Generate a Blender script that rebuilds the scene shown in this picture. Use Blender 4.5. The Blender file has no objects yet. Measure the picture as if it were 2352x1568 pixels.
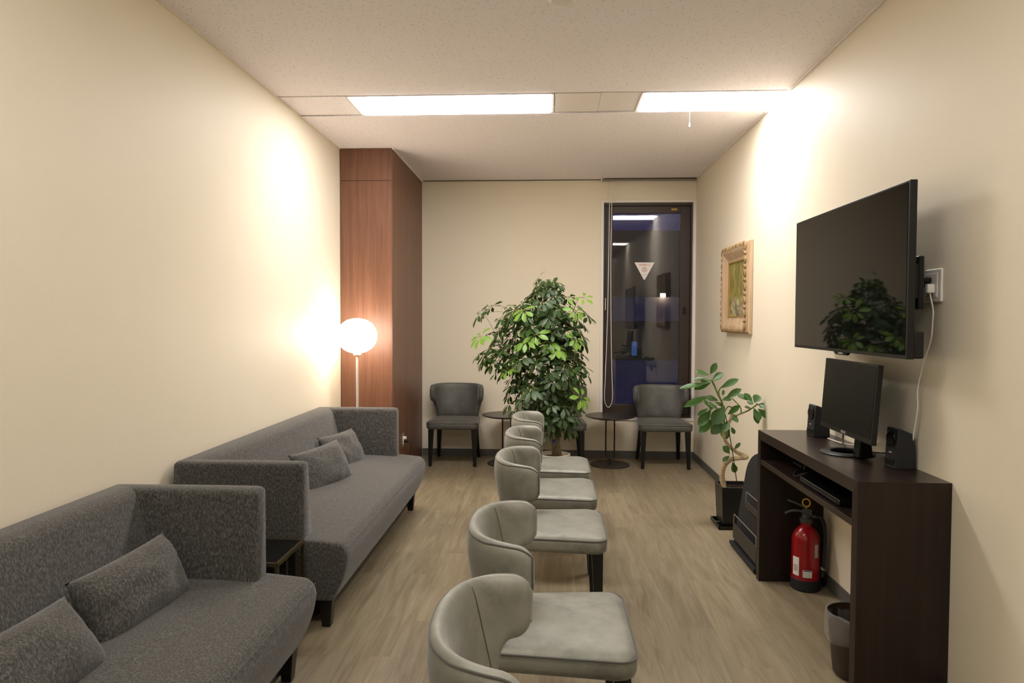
import bpy, bmesh, math, random
from mathutils import Vector, Matrix, noise
C = bpy.context.scene
COL = C.collection
PI = math.pi
# ---------------------------------------------------------------- camera
XL, XR, H, YB = -1.727, 1.472, 2.807, 6.942
YAW, PITCH, ROLL, FPX, CAMH = .0525, .0322, .0033, 1568.0, 1.4
_f = Vector((-math.sin(YAW)*math.cos(PITCH), math.cos(YAW)*math.cos(PITCH), -math.sin(PITCH)))
_r0 = Vector((math.cos(YAW), math.sin(YAW), 0)); _u0 = _r0.cross(_f)
_r = _r0*math.cos(ROLL)+_u0*math.sin(ROLL); _u = -_r0*math.sin(ROLL)+_u0*math.cos(ROLL)
cd = bpy.data.cameras.new('camera'); cam = bpy.data.objects.new('camera', cd); COL.objects.link(cam)
cam.matrix_world = Matrix(((_r.x, _u.x, -_f.x, 0), (_r.y, _u.y, -_f.y, 0), (_r.z, _u.z, -_f.z, CAMH), (0, 0, 0, 1)))
cd.sensor_width = 36; cd.lens = 36*FPX/2352; cd.clip_start = .02
C.camera = cam
# ---------------------------------------------------------------- world and exposure
C.view_settings.view_transform = 'Standard'; C.view_settings.look = 'None'
C.view_settings.exposure = 0.26; C.view_settings.gamma = 1; C.view_settings.use_curve_mapping = False
w = bpy.data.worlds.new('world'); C.world = w; w.use_nodes = True
w.node_tree.nodes['Background'].inputs[0].default_value = (.05, .10, .80, 1)
w.node_tree.nodes['Background'].inputs[1].default_value = .06
LIGHT_E = 27.0          # ceiling diffusers
LIGHT_E2 = 12.0         # the rows nearer the door
GLOBE_E = 17

def at(px, py, ax, v):
    d = _r*((px-1176)/FPX)+_u*((784-py)/FPX)+_f
    o = Vector((0, 0, CAMH)); i = 'xyz'.index(ax)
    return o+d*((v-o[i])/d[i])

# ---------------------------------------------------------------- materials
def mat(name, col=(.5, .5, .5), rough=.6, metal=0., spec=.5, **kw):
    m = bpy.data.materials.new(name); m.use_nodes = True
    b = m.node_tree.nodes['Principled BSDF']
    b.inputs['Base Color'].default_value = (*col, 1); b.inputs['Roughness'].default_value = rough
    b.inputs['Metallic'].default_value = metal; b.inputs['Specular IOR Level'].default_value = spec
    for k, v in kw.items(): b.inputs[k.replace('_', ' ')].default_value = v
    return m
def nodes(m): return m.node_tree.nodes, m.node_tree.links, m.node_tree.nodes['Principled BSDF']
def add(m, t, **kw):
    n = m.node_tree.nodes.new(t)
    for k, v in kw.items(): setattr(n, k, v)
    return n
def coords(m, scale=(1, 1, 1), rot=(0, 0, 0), kind='Object'):
    tc = add(m, 'ShaderNodeTexCoord'); mp = add(m, 'ShaderNodeMapping')
    m.node_tree.links.new(tc.outputs[kind], mp.inputs[0])
    mp.inputs['Scale'].default_value = scale; mp.inputs['Rotation'].default_value = rot
    return mp.outputs[0]
def ntex(m, vec, scale, detail=3, rough=.5, dist=0):
    n = add(m, 'ShaderNodeTexNoise'); m.node_tree.links.new(vec, n.inputs['Vector'])
    n.inputs['Scale'].default_value = scale; n.inputs['Detail'].default_value = detail
    n.inputs['Roughness'].default_value = rough; n.inputs['Distortion'].default_value = dist
    return n.outputs['Fac']
def ramp(m, fac, stops):
    r = add(m, 'ShaderNodeValToRGB'); m.node_tree.links.new(fac, r.inputs[0])
    e = r.color_ramp.elements
    while len(e) < len(stops): e.new(.5)
    for i, (p, c) in enumerate(stops):
        e[i].position = p; e[i].color = (*c, 1) if len(c) == 3 else c
    return r.outputs[0]
def mixc(m, a, b, f=.5, mode='MIX'):
    x = add(m, 'ShaderNodeMix', data_type='RGBA', blend_type=mode)
    L = m.node_tree.links
    for v, k in ((a, 6), (b, 7)):
        if isinstance(v, tuple): x.inputs[k].default_value = (*v, 1)
        else: L.new(v, x.inputs[k])
    if isinstance(f, (int, float)): x.inputs[0].default_value = f
    else: L.new(f, x.inputs[0])
    return x.outputs[2]
def math_(m, op, a, b=None, c=None):
    x = add(m, 'ShaderNodeMath', operation=op)
    for i, v in enumerate((a, b, c)):
        if v is None: continue
        if isinstance(v, (int, float)): x.inputs[i].default_value = v
        else: m.node_tree.links.new(v, x.inputs[i])
    return x.outputs[0]
def base(m, out): m.node_tree.links.new(out, m.node_tree.nodes['Principled BSDF'].inputs['Base Color'])
def bump(m, h, strength=.2, dist=.002):
    b = add(m, 'ShaderNodeBump'); b.inputs['Strength'].default_value = strength; b.inputs['Distance'].default_value = dist
    m.node_tree.links.new(h, b.inputs['Height']); m.node_tree.links.new(b.outputs[0], m.node_tree.nodes['Principled BSDF'].inputs['Normal'])

M = {}
def mk_wall():
    m = mat('wallpaper', (.8, .7, .52), .55, spec=.35)
    v = coords(m, (1, 1, 1)); g = ntex(m, v, 2.2, 3)
    w2 = ntex(m, coords(m, (60, 60, 340)), 1, 2)
    c = mixc(m, (.80, .725, .57), (.825, .75, .60), g)
    base(m, mixc(m, c, (.76, .68, .53), math_(m, 'MULTIPLY', w2, .25)))
    w3 = ntex(m, coords(m, (250, 250, 90)), 1, 3)
    bump(m, math_(m, 'ADD', w2, w3), .18, .0012)
    return m
M['wall'] = mk_wall()
def mk_ceiling():
    m = mat('ceiling_tile', (.72, .66, .62), .9, spec=.15)
    v = coords(m)
    vo = add(m, 'ShaderNodeTexVoronoi'); vo.inputs['Scale'].default_value = 38; m.node_tree.links.new(v, vo.inputs['Vector'])
    # dash in every cell, turned by the cell's random colour
    sc = add(m, 'ShaderNodeVectorMath', operation='SUBTRACT'); m.node_tree.links.new(v, sc.inputs[0]); m.node_tree.links.new(vo.outputs['Position'], sc.inputs[1])
    sp = add(m, 'ShaderNodeSeparateColor'); m.node_tree.links.new(vo.outputs['Color'], sp.inputs[0])
    rt = add(m, 'ShaderNodeVectorRotate', rotation_type='Z_AXIS'); m.node_tree.links.new(sc.outputs[0], rt.inputs['Vector'])
    m.node_tree.links.new(math_(m, 'MULTIPLY', sp.outputs[0], 6.28), rt.inputs['Angle'])
    xyz = add(m, 'ShaderNodeSeparateXYZ'); m.node_tree.links.new(rt.outputs[0], xyz.inputs[0])
    wob = math_(m, 'MULTIPLY', math_(m, 'SUBTRACT', ntex(m, v, 120, 1), .5), .007)
    ln = math_(m, 'LESS_THAN', math_(m, 'ABSOLUTE', xyz.outputs[0]), math_(m, 'MULTIPLY', sp.outputs[1], .0095))
    wd = math_(m, 'LESS_THAN', math_(m, 'ABSOLUTE', math_(m, 'ADD', xyz.outputs[1], wob)), .00098)
    k = math_(m, 'MULTIPLY', math_(m, 'MULTIPLY', ln, wd), math_(m, 'GREATER_THAN', sp.outputs[2], .38))
    sn = ntex(m, v, 420, 2)
    k2 = math_(m, 'GREATER_THAN', sn, .70)
    c = mixc(m, (.92, .87, .885), (.945, .895, .91), ntex(m, v, 60, 2))
    c = mixc(m, c, (.33, .27, .22), math_(m, 'MULTIPLY', k, .68))
    base(m, mixc(m, c, (.42, .36, .31), math_(m, 'MULTIPLY', k2, .5)))
    bump(m, math_(m, 'ADD', sn, math_(m, 'MULTIPLY', k, -1.5)), .25, .002)
    return m
M['ceiling'] = mk_ceiling()
def mk_floor():
    m = mat('oak_planks', (.4, .3, .2), .42, spec=.35)
    L = m.node_tree.links
    v = coords(m, (1, 1, 1), (0, 0, PI/2))
    br = add(m, 'ShaderNodeTexBrick'); L.new(v, br.inputs['Vector'])
    br.inputs['Scale'].default_value = 1; br.inputs['Brick Width'].default_value = .92; br.inputs['Row Height'].default_value = .152
    br.inputs['Mortar Size'].default_value = .0007; br.inputs['Mortar Smooth'].default_value = .4; br.inputs['Bias'].default_value = 0
    br.offset = .37; br.inputs['Color1'].default_value = (0, 0, 0, 1); br.inputs['Color2'].default_value = (1, 1, 1, 1); br.inputs['Mortar'].default_value = (.5, .5, .5, 1)
    # shift the grain per plank
    of = add(m, 'ShaderNodeVectorMath', operation='MULTIPLY_ADD'); L.new(br.outputs['Color'], of.inputs[0]); of.inputs[1].default_value = (7, 3, 5)
    L.new(v, of.inputs[2])
    mp = add(m, 'ShaderNodeMapping'); mp.inputs['Scale'].default_value = (.9, 9.5, 1); L.new(of.outputs[0], mp.inputs[0])
    g1 = ntex(m, mp.outputs[0], 1.6, 5, .6, 1.6)
    mp2 = add(m, 'ShaderNodeMapping'); mp2.inputs['Scale'].default_value = (5, 95, 1); L.new(of.outputs[0], mp2.inputs[0])
    g2 = ntex(m, mp2.outputs[0], 1.5, 4, .65, .6)
    c1 = ramp(m, g1, [(.22, (.170, .130, .076)), (.45, (.243, .194, .122)), (.62, (.290, .238, .155)), (.85, (.36, .305, .208))])
    c2 = ramp(m, g2, [(.3, (.42, .42, .42)), (.62, (.58, .58, .58))])
    c = mixc(m, c1, c2, .6, 'OVERLAY')
    tone = math_(m, 'MULTIPLY_ADD', br.outputs['Color'], .18, .80)
    c = mixc(m, c, tone, 1.0, 'MULTIPLY')
    base(m, mixc(m, c, (.16, .11, .065), math_(m, 'MULTIPLY', br.outputs['Fac'], .45)))
    bump(m, g2, .06, .0008)
    return m
M['floor'] = mk_floor()
def mk_wood(name, c0, c1, c2, axis='z', rough=.38, scale=1., spec=.5):
    m = mat(name, c1, rough, spec=spec)
    s = {'z': (34, 34, 1.3), 'y': (34, 1.3, 34), 'x': (1.3, 34, 34)}[axis]
    s = tuple(q*scale for q in s)
    g = ntex(m, coords(m, s), 1, 5, .6, .5); g2 = ntex(m, coords(m, tuple(q*4 for q in s)), 1, 3, .6)
    c = ramp(m, g, [(.25, c0), (.5, c1), (.8, c2)])
    base(m, mixc(m, c, ramp(m, g2, [(.3, (.4, .4, .4)), (.7, (.6, .6, .6))]), .6, 'OVERLAY'))
    return m
M['walnut'] = mk_wood('walnut_veneer', (.110, .046, .024), (.158, .067, .036), (.21, .094, .051), 'z', .42, .8)
M['wenge'] = mk_wood('wenge_laminate', (.013, .0075, .006), (.019, .011, .0085), (.028, .017, .013), 'z', .42, spec=.3)
M['wenge_h'] = mk_wood('wenge_laminate_lengthwise', (.014, .0085, .0068), (.021, .0125, .0098), (.031, .0195, .015), 'y', .30)
def mk_sofa():
    m = mat('melange_wool', (.1, .1, .1), .95, spec=.15, Sheen_Weight=.25, Sheen_Roughness=.5)
    n1 = ntex(m, coords(m, (170, 170, 75)), 1, 3, .6, .2); n2 = ntex(m, coords(m, (480, 480, 300)), 1, 3, .7)
    a = math_(m, 'ADD', math_(m, 'MULTIPLY', n1, .6), math_(m, 'MULTIPLY', n2, .4))
    base(m, ramp(m, a, [(.36, (.027, .0258, .0235)), (.5, (.068, .065, .059)), (.63, (.155, .148, .136))]))
    bump(m, n2, .35, .0015)
    return m
M['sofa'] = mk_sofa()
def mk_velvet(name, c0, c1, c2):
    m = mat(name, (.3, .3, .27), .55, spec=.6, metal=.35, Sheen_Weight=.3, Sheen_Roughness=.35)
    n = ntex(m, coords(m, (5, 5, 5)), 1, 5, .6, .5); n3 = ntex(m, coords(m, (22, 22, 22)), 1, 3, .55, .6)
    a = math_(m, 'ADD', math_(m, 'MULTIPLY', n, .75), math_(m, 'MULTIPLY', n3, .25))
    base(m, ramp(m, a, [(.34, c0), (.47, c1), (.64, c2)]))
    bump(m, ntex(m, coords(m, (600, 600, 600)), 1, 2), .12, .0006)
    return m
M['velvet'] = mk_velvet('grey_velvet', (.150, .149, .122), (.235, .235, .196), (.31, .306, .258))
M['velvet_dark'] = mk_velvet('dark_grey_velvet', (.075, .076, .066), (.105, .104, .092), (.14, .137, .12))
M['piping'] = mat('velvet_piping', (.095, .092, .078), .8, spec=.2, Sheen_Weight=.3)
M['black_wood'] = mat('black_lacquered_wood', (.006, .0055, .005), .32, spec=.4)
M['black_plastic'] = mat('black_plastic', (.009, .009, .009), .42, spec=.3)
M['black_soft'] = mat('soft_black_plastic', (.018, .0185, .021), .6, spec=.35)
M['black_gloss'] = mat('black_gloss', (.006, .006, .006), .12, spec=.5)
M['screen'] = mat('screen_glass', (.005, .005, .0045), .03, spec=.18)
M['screen_matte'] = mat('matte_screen', (.005, .005, .0045), .36, spec=.18)
M['pocket'] = mat('dark_brown_rack_board', (.032, .027, .022), .5)
M['table_top'] = mat('dark_brown_table_top', (.016, .010, .007), .3, spec=.5)
M['bronze'] = mat('dark_bronze_metal', (.045, .036, .03), .38, metal=.75)
M['brass_edge'] = mat('dull_bronze_edge', (.13, .10, .055), .35, metal=.8)
M['baseboard'] = mat('grey_vinyl_baseboard', (.105, .102, .092), .55)
M['white_plastic'] = mat('white_plastic', (.84, .81, .77), .4)
M['white_trim'] = mat('pale_window_casing', (.80, .75, .68), .45)
M['steel'] = mat('satin_steel', (.5, .48, .45), .35, metal=.8)
M['grey_rail'] = mat('grey_aluminium', (.30, .27, .235), .5, metal=.3)
M['sash'] = mat('bronze_window_sash', (.042, .028, .021), .42, metal=.2)
M['dark_void'] = mat('dark_gap', (.01, .009, .008), .9)
M['lacquer'] = mat('white_fixture_enamel', (.86, .80, .76), .5)
M['pole'] = mat('pale_lamp_pole', (.55, .50, .46), .4)
M['red'] = mat('red_extinguisher_paint', (.30, .005, .008), .22, spec=.5)
M['ext_grey'] = mat('cast_grey_valve', (.075, .075, .07), .42, metal=.5)
M['yellow'] = mat('yellow_plastic', (.60, .40, .04), .45)
M['paper'] = mat('white_label', (.85, .82, .78), .6)
M['paper_grey'] = mat('grey_label', (.38, .36, .33), .5)
M['ink'] = mat('dark_ink', (.03, .03, .03), .6)
M['blue_ink'] = mat('blue_ink', (.05, .05, .35), .6)
M['red_ink'] = mat('red_ink', (.55, .05, .08), .6)
M['pale_mark'] = mat('pale_print', (.45, .45, .43), .5)
M['seam'] = mat('grey_seam_thread', (.125, .118, .105), .8)
M['pale_red'] = mat('faded_red_print', (.55, .26, .27), .6)
M['ceramic'] = mat('cream_ceramic', (.60, .55, .46), .4)
M['soil'] = mat('potting_soil', (.035, .022, .014), .95)
M['black_pot'] = mat('black_planter', (.010, .010, .010), .35)
M['bark'] = mat('pale_bark', (.42, .33, .20), .8)
_m = M['bark']; base(_m, ramp(_m, ntex(_m, coords(_m, (30, 30, 55)), 1, 4), [(.3, (.25, .17, .09)), (.5, (.46, .36, .21)), (.8, (.58, .48, .32))]))
M['stem'] = mat('brown_green_stem', (.16, .13, .06), .7)
M['petiole'] = mat('green_stalk', (.17, .21, .05), .6)
M['blue_tie'] = mat('blue_tape', (.02, .05, .45), .5)
M['bin'] = mat('brown_bin_plastic', (.040, .022, .010), .45)
M['white_cable'] = mat('cream_cable', (.72, .67, .58), .5)
def mk_leaf(name, a, b, rough=.38):
    m = mat(name, a, rough, spec=.5)
    g = ntex(m, coords(m, (9, 9, 9)), 1, 3)
    base(m, mixc(m, a, b, g))
    bb = m.node_tree.nodes['Principled BSDF']; bb.inputs['Transmission Weight'].default_value = 0
    tr = add(m, 'ShaderNodeBsdfTranslucent'); tr.inputs[0].default_value = (b[0]*1.6, b[1]*1.6, b[2], 1)
    mx = add(m, 'ShaderNodeMixShader'); mx.inputs[0].default_value = .22
    out = m.node_tree.nodes['Material Output']; L = m.node_tree.links
    L.new(bb.outputs[0], mx.inputs[1]); L.new(tr.outputs[0], mx.inputs[2]); L.new(mx.outputs[0], out.inputs[0])
    return m
M['leaf'] = mk_leaf('dark_green_leaf', (.022, .050, .014), (.055, .110, .026))
M['leaf_young'] = mk_leaf('yellow_green_leaf', (.12, .26, .03), (.22, .38, .05))
M['leaf_ficus'] = mk_leaf('mid_green_leaf', (.030, .085, .018), (.065, .16, .032))
M['leaf_edge'] = mk_leaf('yellowing_leaf_tip', (.22, .27, .03), (.30, .30, .05))
def emit(name, col, e):
    m = bpy.data.materials.new(name); m.use_nodes = True; nt = m.node_tree
    n = nt.nodes.new('ShaderNodeEmission'); n.inputs[0].default_value = (*col, 1); n.inputs[1].default_value = e
    nt.links.new(n.outputs[0], nt.nodes['Material Output'].inputs[0]); return m
M['tube'] = emit('lit_diffuser', (1, .952, .93), LIGHT_E)
M['tube2'] = emit('lit_diffuser_near_door', (1, .965, .92), LIGHT_E2)
M['globe'] = emit('lit_opal_glass', (1, .84, .68), GLOBE_E)
M['porch'] = emit('warm_outdoor_lamp', (1, .75, .5), 6)
M['lit_window'] = emit('lit_blue_window', (.15, .35, 1), .14)
def mk_glass():
    m = mat('window_pane_glass', (1, 1, 1), 0.0, Transmission_Weight=1.0, IOR=1.5)
    L = m.node_tree.links
    xyz = add(m, 'ShaderNodeSeparateXYZ'); L.new(coords(m), xyz.inputs[0])
    d = math_(m, 'SUBTRACT', xyz.outputs[2], xyz.outputs[0])
    s = math_(m, 'LESS_THAN', math_(m, 'MODULO', math_(m, 'ADD', d, 50), .019), .0007)
    wr = add(m, 'ShaderNodeBsdfDiffuse'); wr.inputs[0].default_value = (.30, .28, .25, 1)
    mx = add(m, 'ShaderNodeMixShader'); L.new(s, mx.inputs[0])
    L.new(m.node_tree.nodes['Principled BSDF'].outputs[0], mx.inputs[1]); L.new(wr.outputs[0], mx.inputs[2])
    L.new(mx.outputs[0], m.node_tree.nodes['Material Output'].inputs[0])
    return m
M['glass'] = mk_glass()
M['bag'] = mat('clear_plastic_film', (.75, .74, .72), .12, Alpha=.14, spec=.8)
def mk_painting():
    m = mat('woodland_oil_paint', (.4, .4, .1), .45)
    L = m.node_tree.links
    v = coords(m, kind='Object'); xyz = add(m, 'ShaderNodeSeparateXYZ'); L.new(v, xyz.inputs[0])
    n = ntex(m, coords(m, (1, 14, 4)), 1, 5, .65, 1.2)
    c = ramp(m, n, [(.25, (.07, .055, .015)), (.45, (.20, .165, .035)), (.6, (.33, .30, .075)), (.8, (.52, .50, .24))])
    t = ntex(m, coords(m, (1, 42, 1.2)), 1, 2, .5)
    c = mixc(m, c, (.14, .09, .035), math_(m, 'MULTIPLY', math_(m, 'GREATER_THAN', t, .60), .75))
    # pale opening in the trees and the dark bank at the foot
    g = ramp(m, math_(m, 'ADD', xyz.outputs[2], math_(m, 'MULTIPLY', n, .18)), [(.0, (1, 1, 1)), (.1, (0, 0, 0))])
    low = ramp(m, ntex(m, coords(m, (1, 6, 9)), 1, 3, .6, 1.5), [(.35, (.12, .11, .10)), (.52, (.30, .24, .13)), (.7, (.55, .58, .22))])
    sh = add(m, 'ShaderNodeMapping'); sh.inputs['Location'].default_value = (0, 0, .01); L.new(v, sh.inputs[0])
    x2 = add(m, 'ShaderNodeSeparateXYZ'); L.new(sh.outputs[0], x2.inputs[0])
    g = math_(m, 'LESS_THAN', math_(m, 'ADD', x2.outputs[2], math_(m, 'MULTIPLY', n, .16)), .02)
    base(m, mixc(m, c, low, g))
    bump(m, n, .3, .002)
    return m
M['painting'] = mk_painting()
M['frame_wood'] = mk_wood('weathered_frame_wood', (.30, .19, .10), (.46, .32, .19), (.58, .43, .28), 'z', .6)
M['carved'] = mk_wood('dark_gilt_carving', (.06, .035, .012), (.28, .17, .065), (.50, .34, .17), 'z', .5, 2.5)
M['gilt'] = mat('gilt_slip', (.50, .32, .07), .4, metal=.5)
M['facade'] = mat('dusk_facade', (.05, .05, .06), .8)
M['facade_pale'] = mat('pale_facade_band', (.38, .38, .42), .8)

# ---------------------------------------------------------------- mesh helpers
def obj(name, bm, m, parent=None, smooth=False, angle=None, mods=()):
    me = bpy.data.meshes.new(name)
    bmesh.ops.recalc_face_normals(bm, faces=bm.faces)
    bm.to_mesh(me); bm.free()
    ms = m if isinstance(m, (list, tuple)) else [m]
    for q in ms: me.materials.append(q)
    if smooth: me.polygons.foreach_set('use_smooth', [True]*len(me.polygons))
    o = bpy.data.objects.new(name, me); COL.objects.link(o)
    if angle is not None:
        me.polygons.foreach_set('use_smooth', [True]*len(me.polygons)); me.set_sharp_from_angle(angle=angle)
    if parent: o.parent = parent
    for t, kw in mods:
        md = o.modifiers.new(t.lower(), t)
        for k, v in kw.items(): setattr(md, k, v)
    return o
def bev(wd=.004, n=2): return ('BEVEL', dict(width=wd, segments=n, limit_method='ANGLE', angle_limit=.6))
def sub(n=1): return ('SUBSURF', dict(levels=n, render_levels=n))
def box(bm, x0, x1, y0, y1, z0, z1, mi=0):
    v = [bm.verts.new((x, y, z)) for x in (x0, x1) for y in (y0, y1) for z in (z0, z1)]
    for f in ((0, 1, 3, 2), (4, 6, 7, 5), (0, 4, 5, 1), (2, 3, 7, 6), (0, 2, 6, 4), (1, 5, 7, 3)):
        bm.faces.new([v[i] for i in f]).material_index = mi
def boxbm(*a):
    bm = bmesh.new(); box(bm, *a); return bm
def frustum(bm, c0, s0, c1, s1):
    """square tapered bar from c0 (half sizes s0) to c1"""
    r = []
    for c, s in ((c0, s0), (c1, s1)):
        r.append([bm.verts.new((c[0]+i*s[0], c[1]+j*s[1], c[2])) for i, j in ((-1, -1), (1, -1), (1, 1), (-1, 1))])
    for k in range(4): bm.faces.new((r[0][k], r[0][(k+1) % 4], r[1][(k+1) % 4], r[1][k]))
    bm.faces.new(r[0][::-1]); bm.faces.new(r[1])
def tube(bm, pts, rad, n=8, closed=False, cap=True):
    pts = [Vector(p) for p in pts]; N = len(pts)
    rr = rad if isinstance(rad, (list, tuple)) else [rad]*N
    rings = []; prev = None
    for i, p in enumerate(pts):
        a = pts[(i-1) % N] if (closed or i > 0) else p; b = pts[(i+1) % N] if (closed or i < N-1) else p
        t = (b-a)
        if t.length < 1e-9: t = Vector((0, 0, 1))
        t.normalize()
        if prev is None:
            up = Vector((0, 0, 1)) if abs(t.z) < .9 else Vector((1, 0, 0))
            u = t.cross(up).normalized()
        else:
            u = prev-t*prev.dot(t)
            u = u.normalized() if u.length > 1e-6 else t.orthogonal().normalized()
        prev = u; v = t.cross(u)
        rings.append([bm.verts.new(p+(u*math.cos(2*PI*k/n)+v*math.sin(2*PI*k/n))*rr[i]) for k in range(n)])
    for i in range(N if closed else N-1):
        A, B = rings[i], rings[(i+1) % N]
        for k in range(n): bm.faces.new((A[k], A[(k+1) % n], B[(k+1) % n], B[k]))
    if cap and not closed:
        bm.faces.new(rings[0][::-1]); bm.faces.new(rings[-1])
def lathe(bm, prof, n=40, c=(0, 0, 0), axis='z'):
    rings = []
    for r, z in prof:
        ring = []
        if r < 1e-6: 
            ring = [bm.verts.new(_ax(c, 0, 0, z, axis))]
        else:
            ring = [bm.verts.new(_ax(c, r*math.cos(2*PI*k/n), r*math.sin(2*PI*k/n), z, axis)) for k in range(n)]
        rings.append(ring)
    for A, B in zip(rings, rings[1:]):
        for k in range(n):
            a = [A[k % len(A)], A[(k+1) % len(A)], B[(k+1) % len(B)], B[k % len(B)]]
            u = []
            for q in a:
                if q not in u: u.append(q)
            if len(u) > 2: bm.faces.new(u)
    for R in (rings[0], rings[-1]):
        if len(R) > 2: bm.faces.new(R)
def _ax(c, a, b, z, axis):
    if axis == 'z': return (c[0]+a, c[1]+b, c[2]+z)
    if axis == 'x': return (c[0]+z, c[1]+a, c[2]+b)
    return (c[0]+a, c[1]+z, c[2]+b)
def prism(bm, poly, axis, a, b):
    """poly in the two other axes, extruded along axis from a to b"""
    def P(q, t):
        return {'x': (t, q[0], q[1]), 'y': (q[0], t, q[1]), 'z': (q[0], q[1], t)}[axis]
    A = [bm.verts.new(P(q, a)) for q in poly]; B = [bm.verts.new(P(q, b)) for q in poly]
    n = len(poly)
    for k in range(n): bm.faces.new((A[k], A[(k+1) % n], B[(k+1) % n], B[k]))
    bm.faces.new(A[::-1]); bm.faces.new(B)
def spline(pts, n=8):
    pts = [Vector(p) for p in pts]; out = []
    P = [pts[0]*2-pts[1]]+pts+[pts[-1]*2-pts[-2]]
    for i in range(1, len(P)-2):
        for k in range(n):
            t = k/n; a, b, c, d = P[i-1], P[i], P[i+1], P[i+2]
            out.append(.5*((2*b)+(c-a)*t+(2*a-5*b+4*c-d)*t*t+(3*b-a-3*c+d)*t**3))
    out.append(pts[-1]); return out
def tagit(o, label=None, cat=None, group=None, kind=None):
    if label: o['label'] = label
    if cat: o['category'] = cat
    if group: o['group'] = group
    if kind: o['kind'] = kind
    return o
def thing(name, label, cat, loc=(0, 0, 0), rz=0, group=None):
    o = bpy.data.objects.new(name, None); COL.objects.link(o); o.location = loc; o.rotation_euler = (0, 0, rz)
    o.empty_display_size = .1
    return tagit(o, label, cat, group)
def struct(name, bm, m, parent=None, **kw):
    o = obj(name, bm, m, parent, **kw)
    if not parent: o['kind'] = 'structure'
    return o
def children(o): return [q for q in bpy.data.objects if q.parent == o]
def copy_tree(o, parent=None):
    c = o.copy(); COL.objects.link(c); c.parent = parent
    for ch in children(o): copy_tree(ch, c)
    return c
def text(name, s, size, m, parent, mw, extrude=.0003, sx=1):
    cu = bpy.data.curves.new(name, 'FONT'); cu.body = s; cu.size = size; cu.extrude = extrude; cu.align_x = 'CENTER'; cu.align_y = 'CENTER'
    t = bpy.data.objects.new(name, cu); COL.objects.link(t)
    dg = bpy.context.evaluated_depsgraph_get(); me = bpy.data.meshes.new_from_object(t.evaluated_get(dg))
    bpy.data.objects.remove(t)
    me.transform(mw @ Matrix.Diagonal((sx, 1, 1, 1))); me.materials.clear(); me.materials.append(m)
    o = bpy.data.objects.new(name, me); COL.objects.link(o); o.parent = parent
    return o
def frame_matrix(origin, right, up):
    r = Vector(right).normalized(); u = Vector(up).normalized(); n = r.cross(u)
    return Matrix(((r.x, u.x, n.x, origin[0]), (r.y, u.y, n.y, origin[1]), (r.z, u.z, n.z, origin[2]), (0, 0, 0, 1)))

# ================================================================ the room
YN = -3.6            # wall behind the viewer
YOUT = YB+.16
struct('floor', boxbm(XL-.1, XR+.1, YN-.1, YOUT, -.1, 0), M['floor'])
struct('wall_left', boxbm(XL-.1, XL, YN, YB, 0, H+.1), M['wall'])
struct('wall_right', boxbm(XR, XR+.1, YN, YB, 0, H+.1), M['wall'])
struct('wall_front', boxbm(XL-.1, XR+.1, YN-.1, YN, 0, H+.1), M['wall'])
WX0, WX1, WZ0, WZ1 = .545, 1.455, .405, 2.585
bm = bmesh.new()
box(bm, XL-.1, WX0, YB, YOUT, 0, H+.1); box(bm, WX1, XR+.1, YB, YOUT, 0, H+.1)
box(bm, WX0, WX1, YB, YOUT, 0, WZ0); box(bm, WX0, WX1, YB, YOUT, WZ1, H+.1)
struct('wall_back', bm, M['wall'])
# ceiling: boards between recessed lighting channels
STR = [(4.290, 4.718), (1.00, 1.408), (-2.30, -1.892)]
bm = bmesh.new()
ys = [YN]+[v for s in reversed(STR) for v in s]+[YB]
for a, b in zip(ys[0::2], ys[1::2]): box(bm, XL, XR, a, b, H, H+.03)
box(bm, XL, XR, YN, YOUT, H+.09, H+.1)
struct('ceiling', bm, M['ceiling'])
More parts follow.
